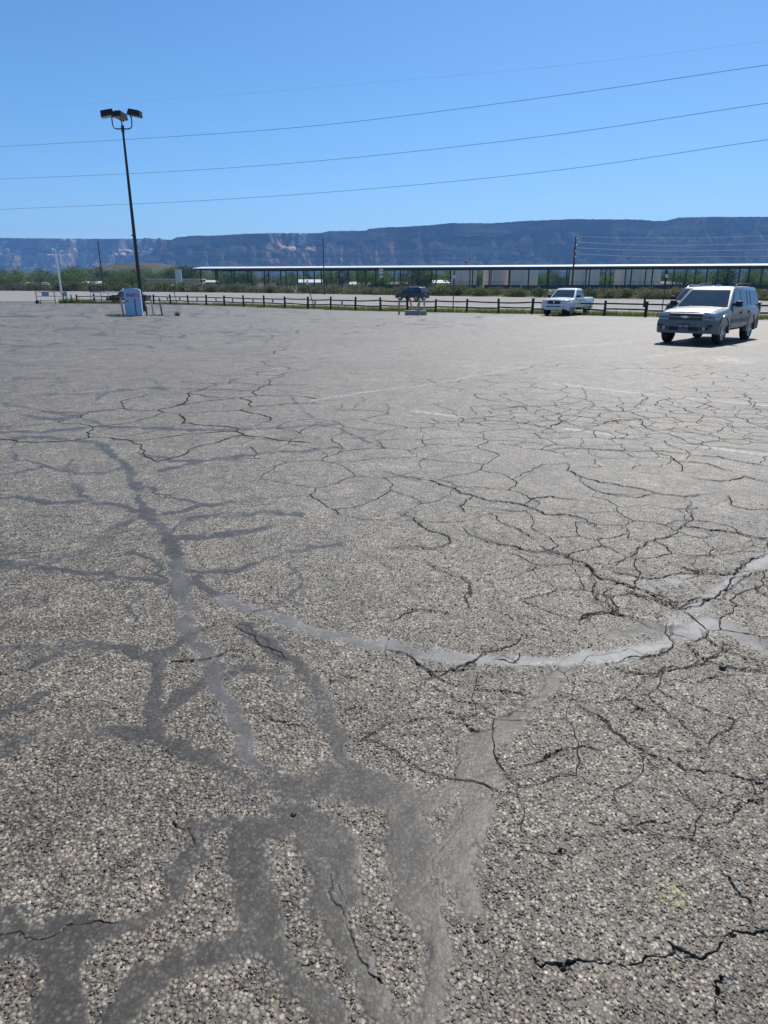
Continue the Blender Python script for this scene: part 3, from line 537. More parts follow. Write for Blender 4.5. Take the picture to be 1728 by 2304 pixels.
    mo = t.math('MULTIPLY', t.math('MULTIPLY_ADD', ms.outputs['Value'], -30, 1.9, clamp=True), t.math('MULTIPLY_ADD', t.noise(45, P, 3, .6), 6, -2.9, clamp=True))
    col = t.mix(mo, col, (.42,.40,.08))
    col = t.mix(t.math('POWER', crk, .5), col, (.022,.018,.015))
    t.set(Base_Color=col)
    rough = t.a('MapRange'); rough.inputs[3].default_value = .58; rough.inputs[4].default_value = .44; t.l(tarm, rough.inputs[0])
    t.set(Roughness=rough.outputs[0], Specular_IOR_Level=t.math('MULTIPLY_ADD', tarm, -.28, .5))
    h1 = t.math('MULTIPLY', t.math('SUBTRACT', 1.0, gap), t.math('SUBTRACT', 1.0, t.math('MULTIPLY', tarm, .92)))
    h = t.math('ADD', h1, t.math('MULTIPLY', fine, .22)); h = t.math('ADD', h, t.math('MULTIPLY', t.math('MULTIPLY', show, tarm), .3))
    t.bump(h, .6, .004)
    M['asphalt'] = t.m

def build_gravel():
    """loose and half bedded stones of the worn surface near the camera"""
    N = 210000
    Y = .85 + (rng.random(N)**.62)*5.2
    X = (rng.random(N)*2-1)*np.clip(.92-.03*Y, .62, 1)*Y
    keep = rng.random(N) < np.clip(1 - (Y-1.2)/4.6, 0, 1)**1.3
    X, Y = X[keep], Y[keep]
    s0 = np.full_like(X, .004)
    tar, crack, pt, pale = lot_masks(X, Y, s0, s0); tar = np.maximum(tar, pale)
    tn = tar + (fbm(X*30, Y*30, 2, 5)-.5)*.8
    p = np.where(tar > .05, np.clip(1-(tn-.10)*1.5, .12, 1), 1.)*np.clip(1-crack*1.2, .12, 1)
    keep = rng.random(len(X)) < p
    X, Y, tar = X[keep], Y[keep], tar[keep]; n = len(X)
    Z = (fbm(X*.5, Y*.5, 3, 90)-.5)*.03*np.clip(Y/6, 0, 1) + (fbm(X*6, Y*6, 3, 95)-.5)*.006
    size = .0023 + .0030*rng.random(n)**2.4 + np.where(rng.random(n) > .985, .003, 0)
    size = size*np.where(tar > .4, .75, 1)
    scl = np.stack([size*(.9+.7*rng.random(n)), size*(.75+.4*rng.random(n)), size*(.38+.3*rng.random(n))], -1)
    Z = Z + scl[:, 2]*.15*np.where(tar > .4, .3, 1) + .0005
    rot = np.stack([(rng.random(n)-.5)*.7, (rng.random(n)-.5)*.7, rng.random(n)*6.283], -1)
    me = bpy.data.meshes.new('gravel'); me.vertices.add(n)
    me.vertices.foreach_set('co', np.stack([X, Y, Z], -1).astype(np.float32).ravel())
    for nm, arr in (('scl', scl), ('rot', rot)):
        a = me.attributes.new(nm, 'FLOAT_VECTOR', 'POINT'); a.data.foreach_set('vector', arr.astype(np.float32).ravel())
    ng = bpy.data.node_groups.new('gravel', 'GeometryNodeTree')
    ng.interface.new_socket('Geometry', in_out='INPUT', socket_type='NodeSocketGeometry')
    ng.interface.new_socket('Geometry', in_out='OUTPUT', socket_type='NodeSocketGeometry')
    N_ = ng.nodes; gi = N_.new('NodeGroupInput'); go = N_.new('NodeGroupOutput')
    ico = N_.new('GeometryNodeMeshIcoSphere'); ico.inputs['Subdivisions'].default_value = 2; ico.inputs['Radius'].default_value = 1.
    nz = N_.new('ShaderNodeTexNoise'); nz.inputs['Scale'].default_value = 1.1; nz.inputs['Detail'].default_value = 1.
    vm = N_.new('ShaderNodeVectorMath'); vm.operation = 'SUBTRACT'; vm.inputs[1].default_value = (.5, .5, .5)
    vs = N_.new('ShaderNodeVectorMath'); vs.operation = 'SCALE'; vs.inputs[3].default_value = 1.3
    sp = N_.new('GeometryNodeSetPosition'); sm = N_.new('GeometryNodeSetMaterial'); sm.inputs['Material'].default_value = M['pebble']
    ss = N_.new('GeometryNodeSetShadeSmooth')
    ins = N_.new('GeometryNodeInstanceOnPoints')
    ra = N_.new('GeometryNodeInputNamedAttribute'); ra.data_type = 'FLOAT_VECTOR'; ra.inputs['Name'].default_value = 'rot'
    sa = N_.new('GeometryNodeInputNamedAttribute'); sa.data_type = 'FLOAT_VECTOR'; sa.inputs['Name'].default_value = 'scl'
    er = N_.new('FunctionNodeEulerToRotation')
    K = ng.links.new
    K(nz.outputs['Color'], vm.inputs[0]); K(vm.outputs[0], vs.inputs[0]); K(ico.outputs['Mesh'], sp.inputs['Geometry']); K(vs.outputs[0], sp.inputs['Offset'])
    K(sp.outputs[0], ss.inputs[0]); K(ss.outputs[0], sm.inputs['Geometry']); K(sm.outputs[0], ins.inputs['Instance'])
    K(gi.outputs[0], ins.inputs['Points']); K(ra.outputs['Attribute'], er.inputs[0]); K(er.outputs[0], ins.inputs['Rotation']); K(sa.outputs['Attribute'], ins.inputs['Scale'])
    K(ins.outputs[0], go.inputs[0])
    o = link('gravel', me); me.materials.append(M['pebble'])
    md = o.modifiers.new('gravel', 'NODES'); md.node_group = ng
    return tag(o, 'small tan and grey stones bedded in the worn asphalt', 'gravel', kind='stuff')
def mat_pebble():
    t = NT('pebble'); oi = t.a('ObjectInfo'); r = oi.outputs['Random']
    r2 = t.math('FRACT', t.math('MULTIPLY', r, 37.7))
    col = t.ramp(r, [(0, (.038,.031,.025)), (.25, (.080,.066,.051)), (.5, (.118,.098,.076)), (.75, (.158,.134,.107)), (.93, (.215,.187,.152)), (1, (.34,.31,.265))])
    tint = t.ramp(r2, [(0, (1.1,.93,.80)), (.3, (1,1,1)), (.7, (.94,.99,1.04)), (.93, (1.08,.96,.84)), (1, (1.35,.78,.55))])
    t.set(Base_Color=t.mix(1.0, col, tint, 'MULTIPLY'), Roughness=.52, Specular_IOR_Level=.45)
    n = t.noise(260, t.pos(), 2, .5); t.bump(n, .25, .0015); M['pebble'] = t.m
# ------------------------------------------------------------------ materials of the setting
def mats():
    mat_asphalt(); mat_pebble()
    t = NT('dirt'); P = t.pos(); n = t.noise(.08, P, 6, .65); n2 = t.noise(1.3, P, 5, .6)
    c = t.mix(n2, t.ramp(n, [(.35, (.20,.165,.11)), (.6, (.13,.14,.06)), (.75, (.26,.22,.15))]), (.10,.11,.045)); t.set(Base_Color=c, Roughness=.95, Specular_IOR_Level=.1); M['dirt'] = t.m
    t = NT('verge'); P = t.pos(); n = t.noise(.9, P, 5, .6); n2 = t.noise(7, P, 4, .6)
    c = t.mix(n2, t.ramp(n, [(.35, (.10,.13,.035)), (.55, (.16,.17,.06)), (.72, (.27,.23,.15))]), (.08,.11,.03)); t.set(Base_Color=c, Roughness=.95, Specular_IOR_Level=.1); M['verge'] = t.m
    t = NT('road'); P = t.pos(); mp = t.a('Mapping'); mp.inputs['Rotation'].default_value = (0,0,math.radians(42)); mp.inputs['Scale'].default_value = (.02,.55,1)
    t.l(P, mp.inputs[0]); n = t.noise(1.0, mp.outputs[0], 5, .6); n2 = t.noise(18, P, 4, .7)
    c = t.ramp(n, [(.3, (.185,.175,.16)), (.5, (.245,.232,.212)), (.7, (.285,.272,.25))]); c = t.mix(.18, c, t.ramp(n2, [(.3, (.10,.09,.08)), (.7, (.40,.38,.35))]))
    t.set(Base_Color=c, Roughness=.85, Specular_IOR_Level=.3); M['road'] = t.m
    simple('road_paint', (.62,.62,.58), .8, var=.3, scale=1.5)
    simple('crack_dark', (.030,.026,.022), .95, 0, .4, 12, 0, .1)
    # sandstone mesa: bare rock on the steep faces, juniper on ledges and talus
    t = NT('mesa'); g_ = t.a('NewGeometry'); P = g_.outputs['Position']; s = t.a('SeparateXYZ'); t.l(g_.outputs['True Normal'], s.inputs[0])
    mp = t.a('Mapping'); mp.inputs['Scale'].default_value = (.004,.004,.05); t.l(P, mp.inputs[0]); strat = t.noise(1.0, mp.outputs[0], 4, .6)
    mp2 = t.a('Mapping'); mp2.inputs['Scale'].default_value = (.02,.02,.004); t.l(P, mp2.inputs[0]); streak = t.noise(1.0, mp2.outputs[0], 5, .6)
    n1 = t.noise(.012, P, 6, .65); n2 = t.noise(.0022, P, 4, .55)
    rock = t.ramp(strat, [(.3, (.22,.12,.08)), (.5, (.36,.23,.16)), (.7, (.58,.44,.33))]); rock = t.mix(.28, rock, t.ramp(streak, [(.3, (.15,.09,.07)), (.7, (.45,.33,.25))]))
    veg = t.ramp(n1, [(.38, (.035,.045,.028)), (.62, (.075,.07,.05)), (.8, (.17,.12,.085))])
    veg = t.mix(1.0, veg, t.ramp(strat, [(.35, (.62,.62,.64)), (.5, (1,1,1)), (.65, (1.55,1.45,1.35))]), 'MULTIPLY')
    steep = t.math('MULTIPLY_ADD', s.outputs[2], -3.2, 2.35, clamp=True)
    bare = t.math('MULTIPLY', steep, t.math('MULTIPLY_ADD', n2, 6.0, -2.5, clamp=True))
    bare = t.math('MAXIMUM', t.math('MULTIPLY', steep, .25), bare)
    sx_ = t.a('SeparateXYZ'); t.l(P, sx_.inputs[0]); ex = None
    for cx_, wd_ in ((-2780, 260), (-2230, 300), (-600, 260), (-1950, 120), (-3500, 300)):     # sunlit cliffs, their brightness painted in as paler rock
        q = t.math('MULTIPLY_ADD', t.math('ABSOLUTE', t.math('SUBTRACT', sx_.outputs[0], cx_)), -1./wd_, 1.0, clamp=True); ex = q if ex is None else t.math('MAXIMUM', ex, q)
    zz = t.math('MULTIPLY', t.math('MULTIPLY_ADD', sx_.outputs[2], .012, -2.3, clamp=True), t.math('MULTIPLY_ADD', sx_.outputs[2], -.03, 12.6, clamp=True))
    ex = t.math('MULTIPLY', t.math('MULTIPLY', ex, zz), t.math('MULTIPLY_ADD', streak, 9.0, -4.3, clamp=True))
    bare = t.math('MAXIMUM', bare, t.math('MULTIPLY', ex, 1.6, clamp=True)); rock = t.mix(ex, rock, (.80,.62,.47))
    t.set(Base_Color=t.mix(bare, veg, rock), Roughness=1.0, Specular_IOR_Level=.0); M['mesa'] = t.m
    t = NT('tan_hill'); n = t.noise(.02, t.pos(), 6, .7); t.set(Base_Color=t.ramp(n, [(.35, (.075,.08,.045)), (.55, (.135,.118,.075)), (.75, (.21,.165,.12))]), Roughness=1., Specular_IOR_Level=0.); M['tan_hill'] = t.m
    simple('white_metal_roof', (.74,.75,.76), .38, .0, .06, .6); simple('dark_steel', (.045,.042,.042), .55, .2, .3, 3)
    simple('fascia', (.06,.065,.08), .6, .1, .2, 2); simple('concrete', (.33,.315,.29), .9, 0, .25, 9, .3); simple('tank_beige', (.72,.60,.52), .6, 0, .08, 1.2)
    simple('tank_seam', (.34,.31,.27), .7, 0, .15, 3); simple('wood_dark', (.052,.040,.030), .9, 0, .4, 14, .5); simple('wood_pole', (.075,.055,.042), .9, 0, .35, 8, .4)
    simple('bronze_pole', (.035,.028,.024), .42, .3, .25, 2.5); simple('lens', (.30,.30,.28), .25, 0, .1); simple('white_paint', (.74,.74,.72), .5, 0, .1, 5)
    simple('galv', (.42,.44,.46), .45, .6, .15, 8); simple('wire_dark', (.03,.03,.032), .5, .3, .2, 1); simple('wire_pale', (.80,.81,.83), .35, .1, .1, 1)
    simple('tan_wall', (.40,.33,.25), .85, 0, .12, 1.5); simple('white_wall', (.66,.64,.60), .8, 0, .1, 1.5); simple('roof_brown', (.17,.13,.11), .8, 0, .25, 2); simple('roof_pale', (.60,.60,.60), .5, 0, .12, 2)
    simple('win_dark', (.03,.035,.045), .1, 0, .2, 1)
    simple('fedex_shell', (.36,.50,.74), .42, 0, .07, 5); simple('hood_dark', (.10,.055,.045), .5, 0, .25, 7); simple('purple', (.09,.03,.22), .45, 0, .05); simple('orange', (.75,.12,.07), .45, 0, .08)
    simple('slot_dark', (.02,.025,.05), .4, 0, .2); simple('label_grey', (.40,.42,.50), .5, 0, .1)
    simple('yellow_worn', (.40,.33,.14), .8, 0, .45, 9, .3); simple('grey_worn', (.26,.24,.22), .8, 0, .4, 9, .3); simple('pale_worn', (.50,.45,.42), .8, 0, .3, 9, .3)
    simple('red_sign', (.17,.035,.04), .55, 0, .15, 4); simple('pale_letter', (.62,.50,.52), .5, 0, .1); simple('plate_blue', (.30,.42,.56), .5, 0, .1)
    simple('panel_blue', (.26,.38,.48), .5, 0, .15, 4); simple('sandbag', (.045,.04,.04), .9, 0, .3, 12, .4); simple('black_paint', (.02,.02,.02), .5, 0, .1)
    simple('sock_red', (.60,.06,.05), .7, 0, .1); simple('rust', (.30,.12,.06), .85, 0, .3, 4)
    for nm, a, b, tr in (('leaf', (.055,.105,.030), (.14,.20,.06), .45), ('leaf_dark', (.026,.055,.022), (.066,.105,.040), .4), ('leaf_pale', (.11,.15,.06), (.21,.24,.10), .45),
                         ('sage', (.12,.12,.072), (.24,.22,.135), .35), ('sage_green', (.075,.105,.042), (.175,.195,.082), .4), ('grass', (.060,.115,.022), (.190,.205,.070), .3)):
        t = NT(nm); oi = t.a('ObjectInfo'); n = t.noise(1.7 if nm != 'grass' else .6, t.pos(), 3, .6)
        f = t.math('ADD', t.math('MULTIPLY', oi.outputs['Random'], .45), t.math('MULTIPLY', n, .6), clamp=True)
        c = t.ramp(f, [(.25, a), (.8, b)]); t.set(Base_Color=c, Roughness=.75, Specular_IOR_Level=.15)
        ts = t.a('BsdfTranslucent'); t.l(c, ts.inputs[0]); mx = t.a('MixShader'); mx.inputs[0].default_value = tr
        t.l(t.b.outputs[0], mx.inputs[1]); t.l(ts.outputs[0], mx.inputs[2]); t.l(mx.outputs[0], t.out.inputs[0]); M[nm] = t.m
    simple('bark', (.10,.08,.06), .95, 0, .3, 5, .4)
mats()

# ------------------------------------------------------------------ ground sheets
def sheet(name, pts, z, mat, label=None):
    mb = MB(); mb.add([(x, y, z) for x, y in pts], [tuple(range(len(pts)))])
    return tag(mb.build(name, mat), label, kind='structure')
sheet('ground', [(-8000,-250),(8000,-250),(8000,8300),(-8000,8300)], -.060, 'dirt')
ROAD_NEAR = [(-160,100),(-60,95),(-42.3,91.7),(-22.8,83.8),(-7.6,72.5),(0,66.6),(11,60.2),(15.6,57),(21,52.2),(27,47.6),(70,18)]
ROAD_FAR = [(-420,600),(-199,368),(-72.4,262),(-37.5,222),(0,168),(24,135),(31.9,120),(41.9,107),(51.4,96),(120,24)]
sheet('road', ROAD_NEAR + ROAD_FAR[::-1], -.036, 'road', 'pale sunlit road running behind the rail fence')
sheet('grass_verge', LOT_FAR[2:] + [(72, 17)] + ROAD_NEAR[::-1][1:-2], -.031, 'verge')
def line_strip(pts, w, z, mat, name):
    mb = MB()
    for a, b in zip(pts[:-1], pts[1:]):
        d = Vector((b[0]-a[0], b[1]-a[1])).normalized(); n = Vector((-d.y, d.x))*w/2
        mb.add([(a[0]-n.x,a[1]-n.y,z),(b[0]-n.x,b[1]-n.y,z),(b[0]+n.x,b[1]+n.y,z),(a[0]+n.x,a[1]+n.y,z)], [(0,1,2,3)])
    return tag(mb.build(name, mat), kind='structure')
off = lambda pts, dx, dy: [(x+dx, y+dy) for x, y in pts]
line_strip(off(ROAD_FAR[1:], -3.0, -3.4), .22, -.032, 'road_paint', 'road_edge_line')
line_strip(off(ROAD_NEAR[1:], 4.0, 5.0), .25, -.032, 'road_paint', 'road_lane_line')
line_strip(off(ROAD_FAR[1:], -13, -15), .25, -.032, 'road_paint', 'road_centre_line')
lot = build_lot(); build_cracks(lot); build_gravel()

# ------------------------------------------------------------------ mesa, tan hill, haze
SKYL = [(-60,534),(0,535),(100,536),(200,537),(330,537),(385,539.5),(398,533.5),(432,530),(484,530),(547,526),(614,524),(718,524.7),(739,520),(823,518.7),(829,514),(864,512),(963,507),(1010,502),(1111,502),(1176,497),(1296,492.5),(1442,494),(1473,497),(1512,496),(1525,489),(1608,487.7),(1728,487.7),(1900,489)]
def build_mesa():
    p = math.radians(18.412); us, es = [], []
    for x, y in SKYL:
        u = (x-864)/1520; v = (1152-y)/1520; dy = math.cos(p)+v*math.sin(p); us.append(u/dy); es.append((-math.sin(p)+v*math.cos(p))/dy)
    xs = np.linspace(-5200, 4600, 620); ys = np.concatenate([np.linspace(3500, 5600, 210), np.linspace(5640, 8000, 110)])
    X, Y = np.meshgrid(xs, ys)
    st = 1/(1+np.exp((xs+1750)/70))                        # farther rim beyond the end of the near mesa
    Yr = 5000 + st*1500 + (fbm(xs/700, xs*0+3.3, 4, 200)-.5)*700 + (fbm(xs/140, xs*0+7, 3, 210)-.5)*170
    E = np.interp(xs/Yr, us, es); Zr = 1.75 + Yr*E
    d = Yr[None, :] - Y
    g1 = np.abs(fbm(X/260, Y/700, 4, 220)-.5)*2; g2 = np.abs(fbm(X/80, Y/260, 3, 230)-.5)*2
    dn = d - np.clip(d/150, 0, 1)*(g1*420 + g2*170 - 200)
    base = np.interp(dn, [-400, 0, 18, 60, 75, 200, 260, 275, 330, 345, 480, 900, 1400], [1.0, 1.0, .97, .80, .79, .66, .62, .52, .49, .42, .33, .10, -.01])
    rough = (fbm(X/60, Y/60, 4, 240)-.5)*44*np.clip(d/120, 0, 1)*np.clip(base*3, 0, 1)
    Z = np.where(d < 0, Zr[None, :] + np.maximum(d, -800)*.012, base*Zr[None, :] + rough)
    Z = Z + np.where((d < 5) & (d > -200), (fbm(X/25, Y/25, 2, 250)-.5)*5, 0)
    n, m = X.shape; idx = np.arange(n*m).reshape(n, m)
    q = np.stack([idx[:-1,:-1], idx[:-1,1:], idx[1:,1:], idx[1:,:-1]], -1).reshape(-1, 4)
    me = bpy.data.meshes.new('mesa'); me.from_pydata(np.stack([X.ravel(), Y.ravel(), np.maximum(Z.ravel(), -.5)], -1).tolist(), [], q.tolist()); me.materials.append(M['mesa'])
    tag(link('mesa', me), 'long hazy blue sandstone mesa along the horizon', kind='structure')
    xs = np.linspace(-950, -120, 90); ys = np.linspace(1300, 1750, 50); X, Y = np.meshgrid(xs, ys)
    prof = np.interp(xs, [-950,-800,-640,-590,-540,-500,-460,-435,-415,-380,-300,-120], [-1,24,30,40,49,51.5,49,43,39,33,28,-1])
    Z = prof[None, :]*np.clip(1-((Y-1500)/190)**2, 0, 1)**.7 + (fbm(X/40, Y/40, 4, 300)-.5)*7 - 1
    n, m = X.shape; idx = np.arange(n*m).reshape(n, m); q = np.stack([idx[:-1,:-1], idx[:-1,1:], idx[1:,1:], idx[1:,:-1]], -1).reshape(-1, 4)
    me = bpy.data.meshes.new('hill'); me.from_pydata(np.stack([X.ravel(), Y.ravel(), Z.ravel()], -1).tolist(), [], q.tolist()); me.materials.append(M['tan_hill'])
    tag(link('hill', me), 'low bare tan hill in front of the mesa at the left', kind='structure')
build_mesa()
def build_haze():
    mb = MB(); mb.box(-8400, 8400, -500, 8700, -1.5, 640); o = mb.build('haze', None)
    m = bpy.data.materials.new('haze'); m.use_nodes = True; n = m.node_tree.nodes; n.clear()
    out = n.new('ShaderNodeOutputMaterial'); v = n.new('ShaderNodeVolumePrincipled')
    v.inputs['Color'].default_value = (.22, .48, 1.0, 1); v.inputs['Density'].default_value = 0.85e-4; v.inputs['Anisotropy'].default_value = .0
    m.node_tree.links.new(v.outputs[0], out.inputs['Volume']); o.data.materials.append(m)
    tag(o, 'thin blue haze hanging over the valley', 'haze', kind='stuff')
build_haze()

# ------------------------------------------------------------------ canopy, dock, tanks
def canopy():
    A, B = Vector((-71.1, 277.5)), Vector((165, 231.7)); d = (B-A).normalized(); nrm = Vector((-d.y, d.x)); L = (B-A).length
    r = thing('loading_canopy', 'long open-sided canopy with white metal roof and dark steel posts', 'canopy', (A.x, A.y, 0), math.atan2(d.y, d.x))
    zs = lambda x: 0.0
    e = 8.6; W = 14.0
    mb = MB()
    mb.prism([(-2.6,-1.6,e),(-2.6,W/2,e+.78),(-2.6,W+1.6,e),(-2.6,W+1.6,e-.10),(-2.6,W/2,e+.66),(-2.6,-1.6,e-.10)],
             [(L,-1.6,e),(L,W/2,e+.78),(L,W+1.6,e),(L,W+1.6,e-.10),(L,W/2,e+.66),(L,-1.6,e-.10)])
    roof = mb.build('roof', 'white_metal_roof', r)
    MB().box(-2.4, L, -1.5, -1.36, e-.75, e-.14).build('fascia', 'fascia', roof); MB().box(-2.4, L, W+1.36, W+1.5, e-.75, e-.14).build('fascia', 'fascia', roof)
    k = 0; x = 0.0
    post = MB().box(-.19,.19,-.19,.19,0,e-.12).mesh('post'); post.materials.append(M['dark_steel'])
    brace = MB().bar((0,0,e-1.5),(0,1.6,e-.05),.10,.14).bar((0,W,e-1.5),(0,W-1.6,e-.05),.10,.14).bar((0,0,e-.16),(0,W,e-.16),.14,.22).mesh('rafter'); brace.materials.append(M['dark_steel'])
    while x < L:
        for yy in (0, W):
            o = link('post', post, r); o.location = (x, yy, 0)
        o = link('rafter', brace, r); o.location = (x, 0, 0); x += 6.93; k += 1
    # loading dock under its right part
    D = thing('loading_dock', 'dark raised loading dock with handrail under the long canopy', 'dock', (A.x, A.y, 0), math.atan2(d.y, d.x))
    for a, b in ((66, 106), (109, 122), (129, 181), (185, L)):
        MB().box(a, b, 2.0, 11.0, 1.1, 2.5).build('deck', 'fascia', D)
        q = a + .6
        while q < b:
            MB().box(q-.16, q+.16, 2.3, 2.7, -.05, 1.1).build('leg', 'dark_steel', D); q += 5.2
        mb = MB(); mb.bar((a,10.4,3.7),(b,10.4,3.7),.07,.07); mb.bar((a,10.4,3.1),(b,10.4,3.1),.06,.06)
        q = a
        while q < b: mb.bar((q,10.4,2.5),(q,10.4,3.7),.07,.07,(1,0,0)); q += 2.2
        mb.build('handrail', 'fascia', D)
    MB().prism([(122.5,2.4,2.4),(128.5,2.4,2.4),(128.5,2.4,.2),(122.5,2.4,.9)],[(122.5,8,2.4),(128.5,8,2.4),(128.5,8,.2),(122.5,8,.9)]).build('ramp', 'rust', D, label='rusty ramp between two dock sections')
canopy()
def tank(x0, x1, Y, h, label):
    c = (x0+x1)/2; R = (x1-x0)/2
    r = thing('storage_tank', label, 'tank', (c, Y, 0), 0, 'beige storage tanks behind the canopy')
    n = 40; mb = MB(); mb.tube([(0,0,0),(0,0,h)], R, n); mb.build('shell', 'tank_beige', r, 40)
    mb = MB(); mb.tube([(0,0,h+.004),(0,0,h+.35),(0,0,h+.62)], [R*1.012,R*.66,.12], n); mb.build('roof', 'roof_pale', r, 20)
    for k in range(1, 5): MB().tube([(0,0,h*k/5-.035),(0,0,h*k/5+.035)], R*1.004, n).build('seam', 'tank_seam', r)
    mb = MB(); a = -1.9; px, py = R*1.02*math.cos(a), R*1.02*math.sin(a)
    for s in (-.25, .25): mb.bar((px+s,py-.15,0),(px+s,py-.15,h+.9),.05,.05,(1,0,0))
    for k in range(int(h/.5)): mb.bar((px-.25,py-.15,.4+k*.5),(px+.25,py-.15,.4+k*.5),.04,.04)
    mb.build('ladder', 'galv', r)
tank(32.7,45.5,352.5,10.15,'leftmost beige storage tank, narrow, standing alone behind the canopy')
tank(49.9,63.4,360.0,10.38,'left half of the touching pair of beige storage tanks, set further back')
tank(61.3,74.4,346.5,10.07,'right half of the touching pair of beige storage tanks, set nearer')
tank(91.5,105.9,352.5,10.15,'beige storage tank behind the utility pole with wires')
tank(119.6,133.2,370.5,10.38,'slim beige storage tank peeking out behind the widest tank')
tank(115.6,134.7,349.5,10.15,'widest and rightmost beige storage tank behind the canopy')
# ------------------------------------------------------------------ vehicles
def carpaint(name, col, metal, rough):
    t = NT(name); n = t.noise(2.5, t.objc(), 4, .6); v = t.a('TexVoronoi'); v.inputs['Scale'].default_value = 600; t.l(t.objc(), v.inputs['Vector'])
    lo = tuple(c*.9 for c in col); hi = tuple(min(1, c*1.06) for c in col)
    t.set(Base_Color=t.ramp(n, [(.3, lo), (.7, hi)]), Metallic=metal, Roughness=rough, Coat_Weight=.7, Coat_Roughness=.06); M[name] = t.m
carpaint('paint_silver', (.175,.18,.195), .85, .46); carpaint('paint_white', (.72,.73,.74), 0., .38); carpaint('paint_navy', (.010,.013,.020), .2, .3)
carpaint('paint_maroon', (.030,.016,.018), .2, .32); carpaint('paint_green', (.012,.022,.020), .2, .35)
simple('clad_grey', (.17,.17,.175), .6, 0, .12, 4); simple('plastic_black', (.016,.016,.017), .6, 0, .2, 6); simple('tyre', (.018,.018,.018), .85, 0, .3, 12)
simple('alloy', (.55,.55,.56), .3, .8, .1, 6); simple('chrome', (.66,.67,.69), .16, 1., .05); simple('lamp_clear', (.46,.48,.50), .1, .3, .15, 20); simple('lamp_red', (.10,.01,.01), .2, 0, .15)
simple('plate_dark', (.06,.065,.075), .5, 0, .2, 20); simple('plate_white', (.55,.56,.58), .5, 0, .1, 20); simple('plate_mark', (.40,.42,.45), .5, 0, .1)
t_ = NT('glass'); n_ = t_.noise(1.5, t_.objc(), 3); t_.set(Base_Color=t_.ramp(n_, [(.3, (.030,.048,.070)), (.7, (.062,.088,.118))]), Roughness=.08, Specular_IOR_Level=.9); M['glass'] = t_.m

def rrect(xf, xr, hw, z, rc, n=5):
    pts = []
    for cx, cy, a0 in ((xf-rc, hw-rc, 0), (xr+rc, hw-rc, 90), (xr+rc, -hw+rc, 180), (xf-rc, -hw+rc, 270)):
        for k in range(n):
            a = math.radians(a0 + 90*k/(n-1)); pts.append((cx+rc*math.cos(a), cy+rc*math.sin(a), z))
    return pts
def wheel(car, x, y, r, wd, spokes, rimr):
    s = 1 if y > 0 else -1
    c = (x, y, r)
    hub = MB().lathe_y([(.001, -s*wd*.3), (rimr*.5, -s*wd*.3), (rimr*.5, s*wd*.18), (.001, s*wd*.18)], c, 16).build('wheel', 'plastic_black', car)
    w = wd/2; R = r
    prof = [(rimr, -w*.85), (rimr+.015, -w), (R-.05, -w), (R-.012, -w*.86), (R, -w*.6), (R, w*.6), (R-.012, w*.86), (R-.05, w), (rimr+.015, w), (rimr, w*.85), (rimr-.01, w*.2), (rimr-.01, -w*.2), (rimr, -w*.85)]
    MB().lathe_y(prof, c, 32).build('tyre', 'tyre', hub, 40)
    mb = MB(); o = s*w
    mb.lathe_y([(rimr-.004, o*.2), (rimr+.012, o*.95), (rimr-.012, o*.97), (rimr-.028, o*.4), (rimr-.028, o*.2)], c, 32)
    mb.lathe_y([(.001, o*.80), (.055, o*.80), (.07, o*.62), (.07, o*.3)], c, 14)
    for k in range(spokes):
        a = 2*PI*k/spokes + .3; ca, sa = math.cos(a), math.sin(a)
        p = lambda rr, t_, yy: (x + rr*ca - t_*sa, y + yy, r + rr*sa + t_*ca)
        q = rimr-.012
        mb.prism([p(.05,-.034,o*.4), p(q,-.045,o*.45), p(q,.045,o*.45), p(.05,.034,o*.4)], [p(.05,-.026,o*.76), p(q,-.032,o*.84), p(q,.032,o*.84), p(.05,.026,o*.76)])
    mb.build('rim', 'alloy', hub, 30)

